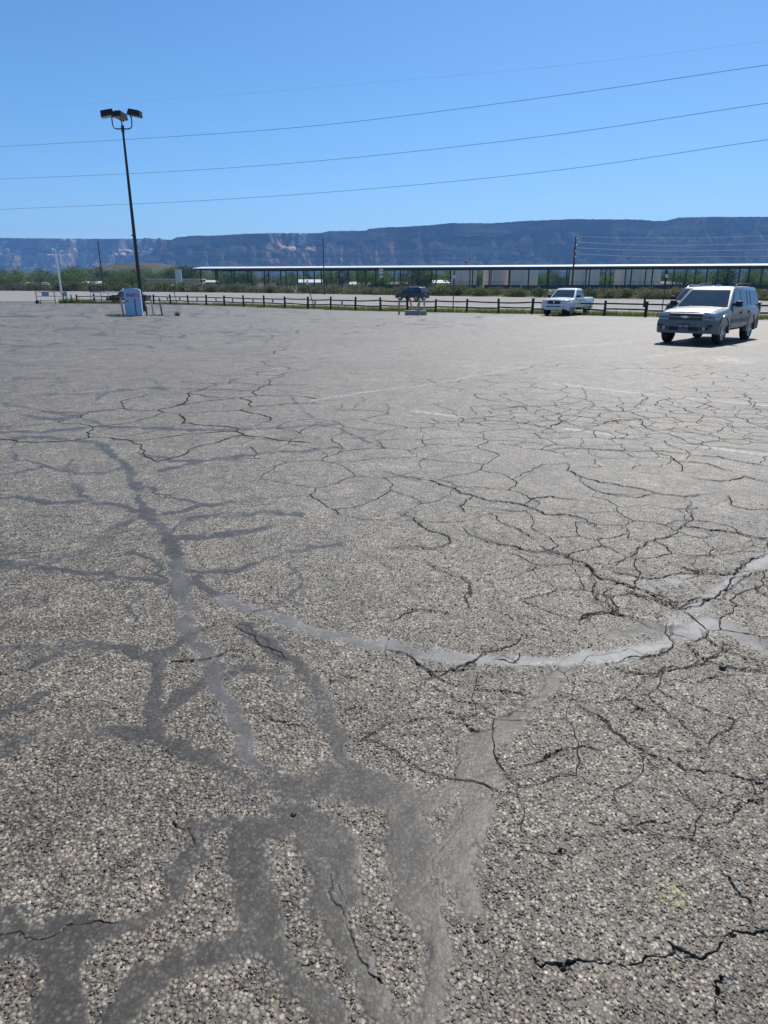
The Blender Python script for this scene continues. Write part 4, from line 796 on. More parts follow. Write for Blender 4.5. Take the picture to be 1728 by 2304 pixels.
def car(name, label, cat, loc, a_deg, P):
    a = math.radians(a_deg); rz = math.atan2(-math.cos(a), -math.sin(a))
    R = thing(name, label, cat, loc, rz)
    R.scale = (P.get('sc', 1.),)*3
    # lower body lofted from stations
    prof = []
    for x, w, zb, zt, cr in P['st']:
        h = [(0, zb), (w-.14, zb), (w-.035, zb+.07), (w, zb+.2), (w, zt-.17), (w-.03, zt-.06), (w-.10, zt-.008), (w*.55, zt+cr*.75), (0, zt+cr)]
        prof.append([(x, y, z) for y, z in h] + [(x, -y, z) for y, z in h[-2:0:-1]])
    n = len(prof[0]); mb = MB(); vs = [p for s in prof for p in s]
    fs = [(i*n+j, i*n+(j+1) % n, (i+1)*n+(j+1) % n, (i+1)*n+j) for i in range(len(prof)-1) for j in range(n)]
    fs += [tuple(range(n))[::-1], tuple(range((len(prof)-1)*n, len(prof)*n))]
    mb.add(vs, fs); body = mb.build('body', P['paint'], R)
    cut = MB(); wr = P['r']; ar = wr + P.get('gap', .075)
    for x in P['wx']:
        for s in (-1, 1):
            cut.tube([(x, s*.58, wr+.02), (x, s*1.3, wr+.02)], ar, 28)
    cuts = [cut.build('cutter', None)]
    if 'bed' in P:
        b = P['bed']; cuts.append(MB().box(b[0], b[1], -b[2], b[2], b[3], 2.2).build('cutter', None))
    for c in cuts:
        md = body.modifiers.new('b', 'BOOLEAN'); md.object = c; md.operation = 'DIFFERENCE'; md.solver = 'EXACT'
    dg = bpy.context.evaluated_depsgraph_get(); me = bpy.data.meshes.new_from_object(body.evaluated_get(dg))
    body.modifiers.clear(); body.data = me; me.materials.clear(); me.materials.append(M[P['paint']]); me.materials.append(M['plastic_black'])
    for c in cuts: bpy.data.objects.remove(c)
    for p in me.polygons:
        c = p.center; p.material_index = 0
        for x in P['wx']:
            if math.hypot(c.x-x, c.z-wr-.02) < ar+.005 and abs(p.normal.y) < .6 or (abs(abs(c.y)-.58) < .02 and math.hypot(c.x-x, c.z-wr-.02) < ar): p.material_index = 1
        if p.normal.z < -.8: p.material_index = 1
    shade(me, 32)
    # greenhouse
    G = P['gh']; rings = []
    def gx(z):
        k = (z-G['zb'])/(G['zt']-G['zb']); return (G['fb']+(G['ft']-G['fb'])*k, G['rb']+(G['rt']-G['rb'])*k, G['wb']+(G['wt']-G['wb'])*k)
    for z, ins in ((G['zb']-.05, 0), (G['zt']-.10, 0), (G['zt']-.05, .012), (G['zt']-.015, .05), (G['zt'], .12), (G['zt']+.022, .32)):
        f, b, w = gx(min(z, G['zt']-.03)); rings.append(rrect(f-ins*1.2, b+ins, w-ins, z, .10 if ins < .1 else .16))
    mb = MB(); n = len(rings[0])
    mb.add([p for q in rings for p in q], [(i*n+j, i*n+(j+1) % n, (i+1)*n+(j+1) % n, (i+1)*n+j) for i in range(len(rings)-1) for j in range(n)] + [tuple(range((len(rings)-1)*n, len(rings)*n))])
    roof = mb.build('roof', P['paint'], R, 40)
    def glass_side(poly, s, nm='side_window'):
        la = [(x, s*(gx(z)[2]+.003), z) for x, z in poly]; lb = [(x, s*(gx(z)[2]+.011), z) for x, z in poly]
        return MB().prism(la, lb).build(nm, 'glass', R)
    for s in (-1, 1):
        for poly in P['win']: glass_side(poly, s)
    z0, z1 = G['zb']+.03, G['zt']-.10
    def glass_end(front, nm, wi0, wi1, zz0, zz1):
        q = lambda z, o: (gx(z)[0]+o) if front else (gx(z)[1]-o)
        pl = [(-(gx(zz0)[2]-wi0), zz0), (gx(zz0)[2]-wi0, zz0), (gx(zz1)[2]-wi1, zz1), (-(gx(zz1)[2]-wi1), zz1)]
        return MB().prism([(q(z, .003), y, z) for y, z in pl], [(q(z, .012), y, z) for y, z in pl]).build(nm, 'glass', R)
    ws = glass_end(True, 'windshield', .09, .11, z0, z1); glass_end(False, 'rear_window', .13, .14, z0+.04, z1)
    for yy in (.38, -.28):
        p0 = (gx(z0)[0]+.045, yy, z0-.01); p1 = (gx(z0+.14)[0]+.035, yy-.46, z0+.05)
        MB().bar(p0, p1, .022, .02).build('wiper', 'plastic_black', ws)
    # hood panel
    mb = MB(); H = [s for s in P['st'] if s[0] > G['fb']-.02][::-1] if False else sorted([s for s in P['st'] if s[0] >= G['fb']-.05], key=lambda s: -s[0])[1:]
    rows = [[(x, (w-.17)*k/4, zt+cr*(1-(abs(k)/4)**2*.9)+.012) for k in range(-4, 5)] for x, w, zb, zt, cr in H]
    m_ = 9; vs = [p for q in rows for p in q]; lo = [(x, y, z-.02) for x, y, z in vs]; N0 = len(vs)
    fs = [(i*m_+j, i*m_+j+1, (i+1)*m_+j+1, (i+1)*m_+j) for i in range(len(rows)-1) for j in range(m_-1)]
    rim_ = [j for j in range(m_)] + [i*m_+m_-1 for i in range(1, len(rows))] + [(len(rows)-1)*m_+j for j in range(m_-2, -1, -1)] + [i*m_ for i in range(len(rows)-2, 0, -1)]
    fs += [(rim_[k], rim_[(k+1) % len(rim_)], N0+rim_[(k+1) % len(rim_)], N0+rim_[k]) for k in range(len(rim_))]
    mb.add(vs+lo, fs); mb.build('hood', P['paint'], R, 40)
    # doors
    for s in (-1, 1):
        for x0, x1 in P['doors']:
            W = P['W']; zt = P['belt']; zb = P['sill']
            pl = [(x0, zb+.02), (x1, zb+.02), (x1, zt-.05), (x0, zt-.05)]
            d = MB().prism([(x, s*(W-.02), z) for x, z in pl], [(x, s*(W+.007), z) for x, z in pl]).build('door', P['paint'], R, None, .004)
            MB().box(x1+.06, x1+.20, s*(W+.004) if s > 0 else s*(W+.035), s*(W+.035) if s > 0 else s*(W+.004), zt-.21, zt-.15).build('handle', P.get('handle', 'plastic_black'), d)
            if P.get('mould'): MB().box(x1+.01, x0-.01, min(s*(W+.004), s*(W+.02)), max(s*(W+.004), s*(W+.02)), zb+.14, zb+.27).build('side_moulding', P['mould'], d)
    # wheels and arches
    for x in P['wx']:
        for s in (-1, 1):
            wheel(R, x, s*P['ty'], P['r'], P.get('wd', .24), P.get('spokes', 5), P['r']*.63)
            if P.get('flare'):
                mb = MB(); r0, r1 = ar-.005, ar+P['flare']; k = 14; y0, y1 = s*(P['W']-.10), s*(P['W']+.022); vs = []
                for i in range(k+1):
                    t = math.radians(-8 + 196*i/k); c, q = math.cos(t), math.sin(t)
                    vs += [(x+r0*c, y0, wr+.02+r0*q), (x+r0*c, y1, wr+.02+r0*q), (x+r1*c, y1-s*.006, wr+.02+r1*q), (x+(r1+.01)*c, y0, wr+.02+(r1+.01)*q)]
                fs = [(i*4+j, i*4+(j+1) % 4, i*4+4+(j+1) % 4, i*4+4+j) for i in range(k) for j in range(4)] + [(3,2,1,0), tuple(range(k*4, k*4+4))]
                mb.add(vs, fs); mb.build('wheel_arch', P['paint'], R, 40)
    # mirrors
    mx, mz = G['fb']-.32, G['zb']+.08
    for s in (-1, 1):
        mb = MB(); y0, y1 = s*(G['wb']-.03), s*(G['wb']+.26)
        mb.prism([(mx+.05, y0, mz-.03), (mx-.03, y0, mz-.03), (mx-.03, y0, mz+.05), (mx+.05, y0, mz+.05)], [(mx+.05, s*(G['wb']+.08), mz-.03), (mx-.03, s*(G['wb']+.08), mz-.03), (mx-.03, s*(G['wb']+.08), mz+.05), (mx+.05, s*(G['wb']+.08), mz+.05)])
        mi = mb.build('mirror', 'plastic_black', R)
        MB().box(mx-.06, mx+.09, min(s*(G['wb']+.06), y1), max(s*(G['wb']+.06), y1), mz-.06, mz+.12).build('mirror_shell', P.get('mirror', P['paint']), mi, 40, .03)
    # ends
    fx = P['st'][0][0]; bx = P['st'][-1][0]; bu = P['bump']
    def bumper(front):
        s = 1 if front else -1; x = fx if front else bx; W = P['W']; z0, z1 = bu[0], bu[1]
        pl = [(x-s*.34, W+.012), (x-s*.16, W+.012), (x+s*.03, W-.10), (x+s*.085, W-.34), (x+s*.105, 0)]; pl = pl + [(q, -y) for q, y in pl[-2::-1]]
        top = [((q-x)*.94+x-s*.0, y*.985) for q, y in pl]
        loops = [[(q, y, z0+.0) for q, y in top], [(q, y, z0+.07) for q, y in pl], [(q, y, z1-.06) for q, y in pl], [(q, y, z1) for q, y in top]]
        n = len(pl); mb = MB(); mb.add([p for l in loops for p in l], [(i*n+j, i*n+(j+1) % n, (i+1)*n+(j+1) % n, (i+1)*n+j) for i in range(3) for j in range(n)] + [tuple(range(n))[::-1], tuple(range(3*n, 4*n))])
        return mb.build('bumper', P['bumpmat'] if front else P.get('rbumpmat', P['bumpmat']), R, 40)
    fb = bumper(True); rb = bumper(False)
    for f in P.get('front', []): f(R, fb, rb, fx, bx, P)
    if P.get('rails'):
        for s in (-1, 1):
            f, b, w = gx(G['zt']-.03); y = s*(w-.10); z = G['zt']+.0
            rl = MB().tube([(f-.35, y, z+.0), (f-.45, y, z+.055), (f-.75, y, z+.085), ((f+b)/2, y, z+.10), (b+.5, y, z+.085), (b+.22, y, z+.055), (b+.12, y, z)], .021, 8).build('roof_rail', P.get('railmat', 'plastic_black'), R, 60)
        for q in (.35, .68):
            xq = f+(b-f)*q; MB().bar((xq, w-.1, z+.085), (xq, -w+.1, z+.085), .05, .025).build('roof_crossbar', P.get('railmat', 'plastic_black'), R)
    return R

def front_suv(R, fb, rb, fx, bx, P):
    g_ = MB().box(fx-.03, fx+.028, -.50, .50, .775, .955).build('grille', 'plastic_black', R)
    for k in range(5): MB().box(fx+.02, fx+.034, -.49, .49, .792+k*.034, .800+k*.034).build('slat', 'clad_grey', g_)
    MB().box(fx+.01, fx+.050, -.86, .86, .835, .878).build('chrome_bar', P.get('bar', 'paint_silver'), g_)
    x = fx+.052; b = [(-.115,-.022),(-.045,-.022),(-.035,-.040),(.035,-.040),(.045,-.022),(.115,-.022),(.095,.022),(.04,.022),(.03,.040),(-.04,.040),(-.05,.022),(-.135,.022)]
    MB().prism([(x-.004, y, .857+z) for y, z in b], [(x+.012, y, .857+z) for y, z in b]).build('emblem', 'chrome', g_)
    for s in (-1, 1):
        for z0, z1, nm in ((.885, .965, 'headlight'), (.765, .828, 'turn_signal')):
            pl = [(fx+.03, s*.52), (fx+.012, s*.80), (fx-.16, s*.905), (fx-.20, s*.80), (fx-.10, s*.52)]
            MB().prism([(q, y, z0) for q, y in pl], [(q-.02, y, z1) for q, y in pl]).build(nm, 'lamp_clear', R)
        MB().box(fx+.02, fx+.098, min(s*.50, s*.74), max(s*.50, s*.74), .47, .55).build('air_intake', 'plastic_black', fb)
        MB().lathe_y([(.001,0)], (0,0,0), 3) if False else None
        mb = MB(); mb.tube([(fx+.06, s*.62, .51), (fx+.104, s*.62, .51)], .05, 14); mb.build('fog_light', 'lamp_clear', fb)
        MB().box(fx+.03, fx+.066, min(s*.70, s*.86), max(s*.70, s*.86), .575, .625).build('marker_light', 'plastic_black', fb)
        MB().box(bx-.02, bx+.14, min(s*.76, s*.915), max(s*.76, s*.915), .85, 1.25).build('tail_light', 'lamp_red', R, None, .012)
    MB().box(fx+.03, fx+.100, -.46, .46, .44, .56).build('lower_grille', 'plastic_black', fb)
    pl = MB().box(fx+.10, fx+.122, -.165, .165, .50, .66).build('license_plate', 'plate_dark', fb)
    mb = MB()
    for k, (w, h) in enumerate(((.03,.07),(.03,.07),(.03,.06),(.012,.02),(.03,.07),(.028,.07),(.03,.07))): mb.box(fx+.1205, fx+.126, -.14+k*.042, -.14+k*.042+w, .545, .545+h)
    mb.build('plate_lettering', 'plate_mark', pl)
def front_pick(R, fb, rb, fx, bx, P):
    pl = [(-.40,.98),(.40,.98),(.44,.90),(.40,.76),(-.40,.76),(-.44,.90)]
    o = MB().prism([(fx-.02, y, z) for y, z in pl], [(fx+.030, y*1.06, z+(z-.87)*.10) for y, z in pl]).build('grille', 'clad_grey', R)
    MB().prism([(fx+.015, y*.88, .87+(z-.87)*.78) for y, z in pl], [(fx+.040, y*.86, .87+(z-.87)*.76) for y, z in pl]).build('grille_mesh', 'plastic_black', o)
    mb = MB(); mb.tube([(fx+.038,0,.88),(fx+.050,0,.88)], .055, 16); mb.build('emblem', 'chrome', o)
    for s in (-1, 1):
        q = [(fx+.02, s*.48, .98), (fx+.005, s*.74, 1.0), (fx-.22, s*.90, 1.0), (fx-.20, s*.90, .84), (fx-.02, s*.76, .79), (fx+.022, s*.48, .80)]
        MB().prism(q, [(x-.06, y*.94, z) for x, y, z in q]).build('headlight', 'lamp_clear', R)
        mb = MB(); mb.tube([(fx+.05, s*.66, .60), (fx+.085, s*.66, .60)], .055, 14); mb.build('fog_light', 'lamp_clear', fb)
        MB().box(bx-.02, bx+.10, min(s*.78, s*.925), max(s*.78, s*.925), .80, 1.06).build('tail_light', 'lamp_red', R, None, .012)
    MB().box(fx+.03, fx+.102, -.50, .50, .58, .645).build('lower_grille', 'plastic_black', fb)
    MB().box(fx-.02, fx+.075, -.80, .80, .36, .46).build('skid_strip', 'plastic_black', fb)
    p = MB().box(fx+.10, fx+.122, -.155, .155, .555, .70).build('license_plate', 'plate_white', fb); mb = MB()
    for k in range(5): mb.box(fx+.1205, fx+.125, -.115+k*.05, -.085+k*.05, .595, .66)
    mb.build('plate_lettering', 'plate_dark', p)
    MB().prism([(-.84+.02, -.62, 1.26), (-.84+.02, .62, 1.26), (-.80, .56, 1.6), (-.80, -.56, 1.6)], [(-.86, -.62, 1.26), (-.86, .62, 1.26), (-.83, .56, 1.6), (-.83, -.56, 1.6)]).build('cab_window', 'glass', R) if False else None
def front_generic(R, fb, rb, fx, bx, P):
    zt = P['st'][0][3]
    MB().box(fx-.02, fx+.03, -.42, .42, zt-.20, zt-.05).build('grille', 'plastic_black', R)
    for s in (-1, 1):
        MB().prism([(fx+.025, s*.46, zt-.17), (fx-.18, s*.90, zt-.14), (fx-.16, s*.90, zt-.03), (fx+.02, s*.46, zt-.06)], [(fx-.1, s*.44, zt-.17), (fx-.24, s*.80, zt-.14), (fx-.22, s*.80, zt-.03), (fx-.1, s*.44, zt-.06)]).build('headlight', 'lamp_clear', R)
        z0 = P['belt']-.28; MB().box(bx-.025, bx+.14, min(s*.70, s*(P['W']+.006)), max(s*.70, s*(P['W']+.006)), z0, z0+.24).build('tail_light', 'lamp_red', R, None, .012)
    MB().box(bx-.04, bx-.01, -.16, .16, .78, .90).build('license_plate', 'plate_white', R)

SUV = dict(paint='paint_silver', W=.93, belt=1.13, sill=.50, r=.375, ty=.80, wx=(1.50,-1.37), spokes=6, flare=.085, rails=True, bump=(.36,.75), bumpmat='clad_grey', mould='clad_grey', mirror='plastic_black',
    st=[(2.36,.80,.42,.93,.025),(2.30,.87,.40,.97,.03),(2.05,.915,.40,1.03,.04),(1.6,.93,.40,1.07,.045),(1.15,.93,.40,1.11,.04),(.9,.93,.40,1.13,.02),(0,.93,.40,1.13,.0),(-1.9,.93,.42,1.14,.0),(-2.25,.915,.45,1.14,.0),(-2.36,.87,.50,1.12,.0)],
    gh=dict(zb=1.13, zt=1.76, fb=1.02, ft=.20, rb=-2.33, rt=-2.10, wb=.885, wt=.70), doors=((.86,-.12),(-.15,-1.02)),
    win=([(.74,1.17),(-.12,1.17),(-.12,1.64),(.24,1.64),(.34,1.60)], [(-.22,1.17),(-.78,1.17),(-.86,1.64),(-.22,1.64)], [(-.85,1.17),(-1.06,1.17),(-1.12,1.64),(-.93,1.64)], [(-1.22,1.18),(-2.16,1.20),(-2.05,1.60),(-1.98,1.64),(-1.27,1.64)]), front=[front_suv])
PICK = dict(paint='paint_white', W=.93, belt=1.14, sill=.54, r=.385, ty=.79, wx=(1.62,-1.58), spokes=6, flare=.09, bump=(.40,.76), bumpmat='paint_white', rbumpmat='chrome', mirror='plastic_black', gap=.09, wd=.25,
    bed=(-2.50,-.88,.76,.72),
    st=[(2.50,.78,.46,.99,.02),(2.44,.86,.44,1.02,.03),(2.15,.92,.44,1.06,.05),(1.7,.93,.44,1.09,.06),(1.2,.93,.44,1.12,.05),(.95,.93,.44,1.14,.02),(0,.93,.44,1.14,0),(-.82,.93,.44,1.14,0),(-2.4,.93,.48,1.16,0),(-2.60,.91,.52,1.16,0)],
    gh=dict(zb=1.14, zt=1.74, fb=1.10, ft=.36, rb=-.80, rt=-.66, wb=.875, wt=.70), doors=((.90,.10),(.07,-.66)),
    win=([(.80,1.18),(.12,1.18),(.12,1.62),(.42,1.62),(.50,1.59)], [(.02,1.18),(-.64,1.18),(-.58,1.58),(-.54,1.62),(.02,1.62)]), front=[front_pick])
CROSS = dict(paint='paint_navy', W=.91, belt=1.06, sill=.44, r=.35, ty=.78, wx=(1.36,-1.28), spokes=5, flare=.05, rails=True, railmat='chrome', bump=(.30,.68), bumpmat='paint_navy',
    st=[(2.18,.74,.38,.84,.02),(2.10,.82,.36,.88,.03),(1.8,.89,.36,.97,.05),(1.3,.91,.36,1.02,.05),(.9,.91,.36,1.06,.02),(0,.91,.36,1.06,0),(-1.7,.91,.40,1.10,0),(-2.05,.88,.45,1.10,0),(-2.18,.82,.52,1.06,0)],
    gh=dict(zb=1.06, zt=1.66, fb=1.06, ft=.20, rb=-2.14, rt=-1.72, wb=.86, wt=.66), doors=((.82,-.10),(-.13,-.98)),
    win=([(.74,1.10),(-.08,1.10),(-.08,1.54),(.24,1.54),(.34,1.50)], [(-.16,1.10),(-1.02,1.12),(-1.02,1.54),(-.16,1.54)], [(-1.12,1.12),(-1.80,1.20),(-1.66,1.48),(-1.12,1.54)]), front=[front_generic])
SEDAN = dict(paint='paint_green', W=.90, belt=.94, sill=.40, r=.33, ty=.76, wx=(1.42,-1.36), spokes=5, flare=.03, bump=(.26,.60), bumpmat='paint_green',
    st=[(2.36,.70,.34,.70,.02),(2.28,.80,.32,.74,.03),(1.9,.88,.32,.82,.05),(1.4,.90,.32,.87,.05),(.95,.90,.32,.93,.02),(0,.90,.32,.94,0),(-1.4,.90,.34,.95,0),(-2.1,.87,.38,.94,.03),(-2.36,.78,.45,.86,.02)],
    gh=dict(zb=.94, zt=1.40, fb=1.02, ft=.15, rb=-1.75, rt=-.98, wb=.83, wt=.60), doors=((.80,-.10),(-.13,-.98)),
    win=([(.72,.98),(-.06,.98),(-.06,1.29),(.20,1.29),(.28,1.27)], [(-.14,.98),(-1.18,.98),(-1.02,1.20),(-.90,1.29),(-.14,1.29)]), front=[front_generic])
# heading a: the nose points to (-sin a, -cos a)
def at_wheel(P, px, py, a, wheel_i, side, sc=1.):
    a = math.radians(a); F = Vector((-math.sin(a), -math.cos(a))); Lv = Vector((math.cos(a), -math.sin(a)))
    c = Vector((px, py)) - (F*P['wx'][wheel_i] + Lv*side*P['ty'])*sc; return (c.x, c.y, 0)
car('parked_suv', 'silver SUV with roof rails parked nearest the camera, nose forward', 'car', at_wheel(SUV, 9.56, 23.45, 42.5, 0, -1), 42.5, SUV)
car('parked_pickup', 'white crew-cab pickup truck parked in front of the rail fence', 'pickup', at_wheel(PICK, 10.66, 46.0, 35, 0, -1, .96), 35, dict(PICK, sc=.96))
D2 = dict(SUV); D2.update(paint='paint_maroon', bumpmat='paint_maroon', railmat='chrome', front=[front_generic])
car('parked_suv', 'dark SUV mostly hidden behind the silver SUV, chrome roof rails showing', 'car', (16.1, 36.3, 0), 38, D2)
car('driving_suv', 'dark navy SUV driving left along the road behind the fence', 'car', (3.95, 99.5, -.036), 130, dict(CROSS, sc=1.07))
car('parked_sedan', 'dark sedan behind white pipe railing and red sign', 'car', (-30.2, 83.8, -.03), 92, SEDAN)
# ------------------------------------------------------------------ rail fence
POSTS = [(-35.4,81.6),(-33.0,80.7),(-30.4,79.6),(-27.7,78.4),(-25.1,77.1),(-22.9,75.9),(-20.6,74.4),(-18.2,72.4),(-15.8,69.9),(-13.3,67.0),(-10.9,64.2),(-8.66,61.8),(-6.4,59.3),(-4.35,57.4),(-2.27,55.7),(-.27,54.2),(1.76,52.8),(3.78,51.7),(5.95,50.7),(8.05,49.5),(10.15,48.3),(12.2,46.8),(14.2,45.3),(16.2,43.6),(18.2,42.0),(20.1,40.6),(22.1,39.3),(24.2,37.9),(26.4,36.4)]
def fence():
    r = thing('rail_fence', 'dark wooden two-rail fence running along the edge of the parking lot', 'fence', (0,0,0))
    rr = random.Random(3); tops = []
    for i, (x, y) in enumerate(POSTS):
        h = .98 + rr.uniform(-.07,.07); lx, ly = rr.uniform(-.04,.04), rr.uniform(-.03,.03); s = .085+rr.uniform(-.008,.012)
        mb = MB(); q = lambda k, z: [(x+lx*z+k*s*math.cos(t), y+ly*z+k*s*math.sin(t), z) for t in [PI/8+PI/4*j for j in range(8)]]
        mb.prism(q(1,-.05), q(.97,h)); mb.build('post', 'wood_dark', r); tops.append((x, y, lx, ly, h))
    for i in range(len(POSTS)-1):
        a, b = tops[i], tops[i+1]
        for z in (.38, .76):
            za = z + rr.uniform(-.05,.05); zb = z + rr.uniform(-.05,.05); sag = rr.uniform(-.01,.035)
            P = [Vector((a[0], a[1], za)).lerp(Vector((b[0], b[1], zb)), k/4) + Vector((0,0,-sag*math.sin(PI*k/4))) for k in range(5)]
            MB().tube(P, [.048,.055,.05,.056,.045], 6).build('rail', 'wood_dark', r)
fence()
def rail_fence_far():
    r = thing('far_rail_fence', 'short rail fence across the road behind the dark parked SUV', 'fence', (0,0,0))
    P = [(24.5,66.5),(27.6,64.4),(30.7,62.2),(33.8,60.0)]
    for x, y in P: MB().box(x-.08,x+.08,y-.08,y+.08,-.05,.85).build('post','wood_dark',r)
    for a, b in zip(P[:-1], P[1:]): MB().tube([(*a,.72),(*b,.72)], .06, 6).build('rail','wood_dark',r)
rail_fence_far()
# small plates hung on the top rail
PLX = [(-23.2,76.0),(-21.6,75.0),(-19.3,73.2),(-16.8,70.9),(-14.6,68.4),(-12.1,65.5),(-9.9,63.0),(-5.7,58.6),(-3.35,56.5)]
for i, (x, y) in enumerate(PLX):
    o = MB().box(x-.075,x+.075,y-.085,y-.07,.40,.74).bar((x,y-.078,.74),(x,y-.04,.80),.05,.01).build('reflector_plate', 'plate_blue')
    wh = ['leftmost of the small pale plates hung on the rail fence', 'second small pale plate from the left on the rail fence', 'third small pale plate from the left on the rail fence', 'fourth small pale plate from the left on the rail fence', 'middle one of the nine small pale plates on the rail fence', 'fourth small pale plate from the right end of the plate row', 'third small pale plate from the right end of the plate row', 'small pale plate at the foot of the leaning thin post', 'rightmost of the small pale plates hung on the rail fence'][i]
    tag(o, wh, 'plate', 'pale plates hung on the fence rails')
def thin_post(b, t, label, cap=True):
    r = thing('marker_post', label, 'post', (*b[:2], 0), 0, 'thin posts along the fence')
    d = Vector((t[0]-b[0], t[1]-b[1], t[2]))
    MB().tube([(0,0,-.05), d], .035, 8).build('shaft', 'dark_steel', r)
    if cap:
        MB().box(d.x-.09,d.x+.09,d.y-.05,d.y+.05,d.z,d.z+.26).build('cap', 'white_paint', r, None, .02); MB().box(d.x-.07,d.x+.07,d.y-.05,d.y+.05,d.z+.262,d.z+.34).build('cap_top', 'black_paint', r)
thin_post((-22.4,76.6),(-22.75,76.6,1.85),'thin dark marker post with white cap near the left part of the fence')
thin_post((-5.9,60.0),(-6.45,60.0,1.95),'leaning thin dark marker post with white cap by the fence')
thin_post((5.15,52.6),(5.15,52.6,2.35),'tall thin dark marker post with white cap between SUV on road and pickup')
thin_post((20.7,52.5),(20.75,52.5,2.4),'tall thin dark marker post with white cap left of the silver SUV')

# ------------------------------------------------------------------ light pole with three floodlights
def light_pole():
    r = thing('light_pole', 'tall bronze light pole with three floodlights behind the drop box', 'light pole', (-18.55, 54.1, 0))
    MB().tube([(0,0,-.05),(0,0,.6),(0,0,.601),(0,0,12.35)], [.28,.28,.15,.075], 14).build('pole', 'bronze_pole', r, 40)
    MB().tube([(0,0,12.2),(0,0,12.62)], .11, 12).build('hub', 'bronze_pole', r, 40)
    MB().tube([(-.13,.0,5.4),(-.2,0,5.4)], .05, 8).build('bracket', 'bronze_pole', r)
    for sx, top in ((-1, 13.16), (1, 13.16)):
        MB().tube([(0,0,12.42),(sx*.38,0,12.40),(sx*.58,0,12.46),(sx*.67,0,12.60),(sx*.69,0,12.80),(sx*.69,0,top)], .042, 8).build('arm', 'bronze_pole', r, 60)
    MB().tube([(0,.0,12.5),(-.03,.05,12.75),(-.12,.10,13.08)], .042, 8).build('arm', 'bronze_pole', r, 60)
    # floodlight heads: shoebox wedge tilted, lens on its low face
    for (cx, cy, cz, yaw, tilt) in ((-.93,-.05,13.37,math.radians(192),.22), (-.10,.14,13.27,math.radians(250),-.12), (.97,-.05,13.38,math.radians(-8),.20)):
        e = bpy.data.objects.new('floodlight', None)
        Mx = Matrix.Translation((cx,cy,cz)) @ Matrix.Rotation(yaw,4,'Z') @ Matrix.Rotation(tilt,4,'Y')
        mb = MB(); pl = [(-.46,-.28),(.40,-.36),(.50,-.26),(.50,.26),(.40,.36),(-.46,.28)]
        mb.prism([Mx @ Vector((x,y,-.19)) for x, y in pl], [Mx @ Vector((x*.86,y*.8,.20)) for x, y in pl])
        h = mb.build('floodlight', 'bronze_pole', r, None, .015)
        MB().prism([Mx @ Vector((x*.9,y*.86,-.195)) for x, y in pl], [Mx @ Vector((x*.88,y*.84,-.215)) for x, y in pl]).build('lens', 'lens', h)
        MB().tube([Mx @ Vector((-.28,0,-.16)), Mx @ Vector((-.26,0,-.30))], .055, 8).build('knuckle', 'bronze_pole', h)
light_pole()

# ------------------------------------------------------------------ drop box
def drop_box():
    r = thing('courier_drop_box', 'pale blue-white courier drop box with FedEx lettering at the light pole', 'drop box', (-15.95, 45.0, 0), math.radians(15))
    w, d, h = .50, .42, 1.48
    pr = [(-w,0),(w,0),(w,h)]+[(w*math.cos(t), h+.15*math.sin(t)) for t in [math.radians(a) for a in (20,45,70,90,110,135,160)]]+[(-w,h)]
    body = MB().prism([(x,-d,z+.06) for x, z in pr], [(x,d,z+.06) for x, z in pr]).build('body', 'fedex_shell', r, 30)
    MB().box(-w-.05,w+.05,-d-.05,d+.05,0,.058).build('base', 'concrete', r)
    hd = MB().prism([(-w-.26,-d-.02,1.16),(-w-.26,-d-.02,1.46),(-w-.10,-d-.02,1.62),(-w-.002,-d-.02,1.66),(-w-.002,-d-.02,1.10)], [(-w-.26,d-.1,1.16),(-w-.26,d-.1,1.46),(-w-.10,d-.1,1.62),(-w-.002,d-.1,1.66),(-w-.002,d-.1,1.10)]).build('drop_hood', 'fedex_shell', r)
    MB().box(-w-.24,-w-.01,-d-.034,-d-.022,1.17,1.46).build('hood_panel', 'hood_dark', hd)
    MB().box(-w-.17,-w-.08,-d-.044,-d-.036,1.24,1.38).build('hood_mark', 'orange', hd)
    for txt, m, cx in (('Fed', 'purple', -.11), ('Ex', 'orange', .27)):
        me = text_mb(txt, .30, .006); me.materials.append(M[m]); o = link('lettering', me, r); o.rotation_euler = (PI/2,0,0); o.location = (cx, -d-.006, 1.27)
    pn = MB().box(-w+.03,-w+.27,-d-.008,-d-.001,.80,1.02).build('label_panel', 'label_grey', r)
    for txt, m, cx in (('Fed', 'purple', -.40), ('Ex', 'orange', -.275)):
        me = text_mb(txt, .10, .003); me.materials.append(M[m]); o = link('lettering', me, pn); o.rotation_euler = (PI/2,0,0); o.location = (cx, -d-.013, .91)
    MB().box(.10,.155,-d-.012,-d-.001,.10,1.06).build('door_seam', 'slot_dark', r)
    MB().box(.165,w-.02,-d-.008,-d-.001,.09,1.07).build('door', 'fedex_shell', r)
drop_box()
def bollard(x, y, h, mat, label, lean=0., rad=.06, cap=None):
    r = thing('bollard', label, 'bollard', (x, y, 0), 0, 'bollards in the lot')
    MB().tube([(0,0,-.05),(lean,0,h)], rad, 12).build('shaft', mat, r, 40)
    MB().tube([(lean,0,h+.001),(lean*1.02,0,h+.05),(lean*1.02,0,h+.06)], [rad*1.12,rad*.9,.01], 12).build('cap', cap or mat, r, 40)
bollard(-16.75,45.3,1.02,'pale_worn','pale worn bollard at the left of the courier drop box',-.10,.07,'rust')
bollard(-15.2,46.4,.98,'pale_worn','pale pinkish bollard right behind the courier drop box',-.06)
bollard(-14.15,44.9,1.05,'grey_worn','dark grey bollard standing furthest right of the courier drop box',-.10)
bollard(-15.38,45.6,.55,'slot_dark','short dark post touching the right side of the drop box',0,.05)
bollard(1.0,46.9,1.02,'yellow_worn','worn yellow bollard standing left of the low concrete block',.02,.065)
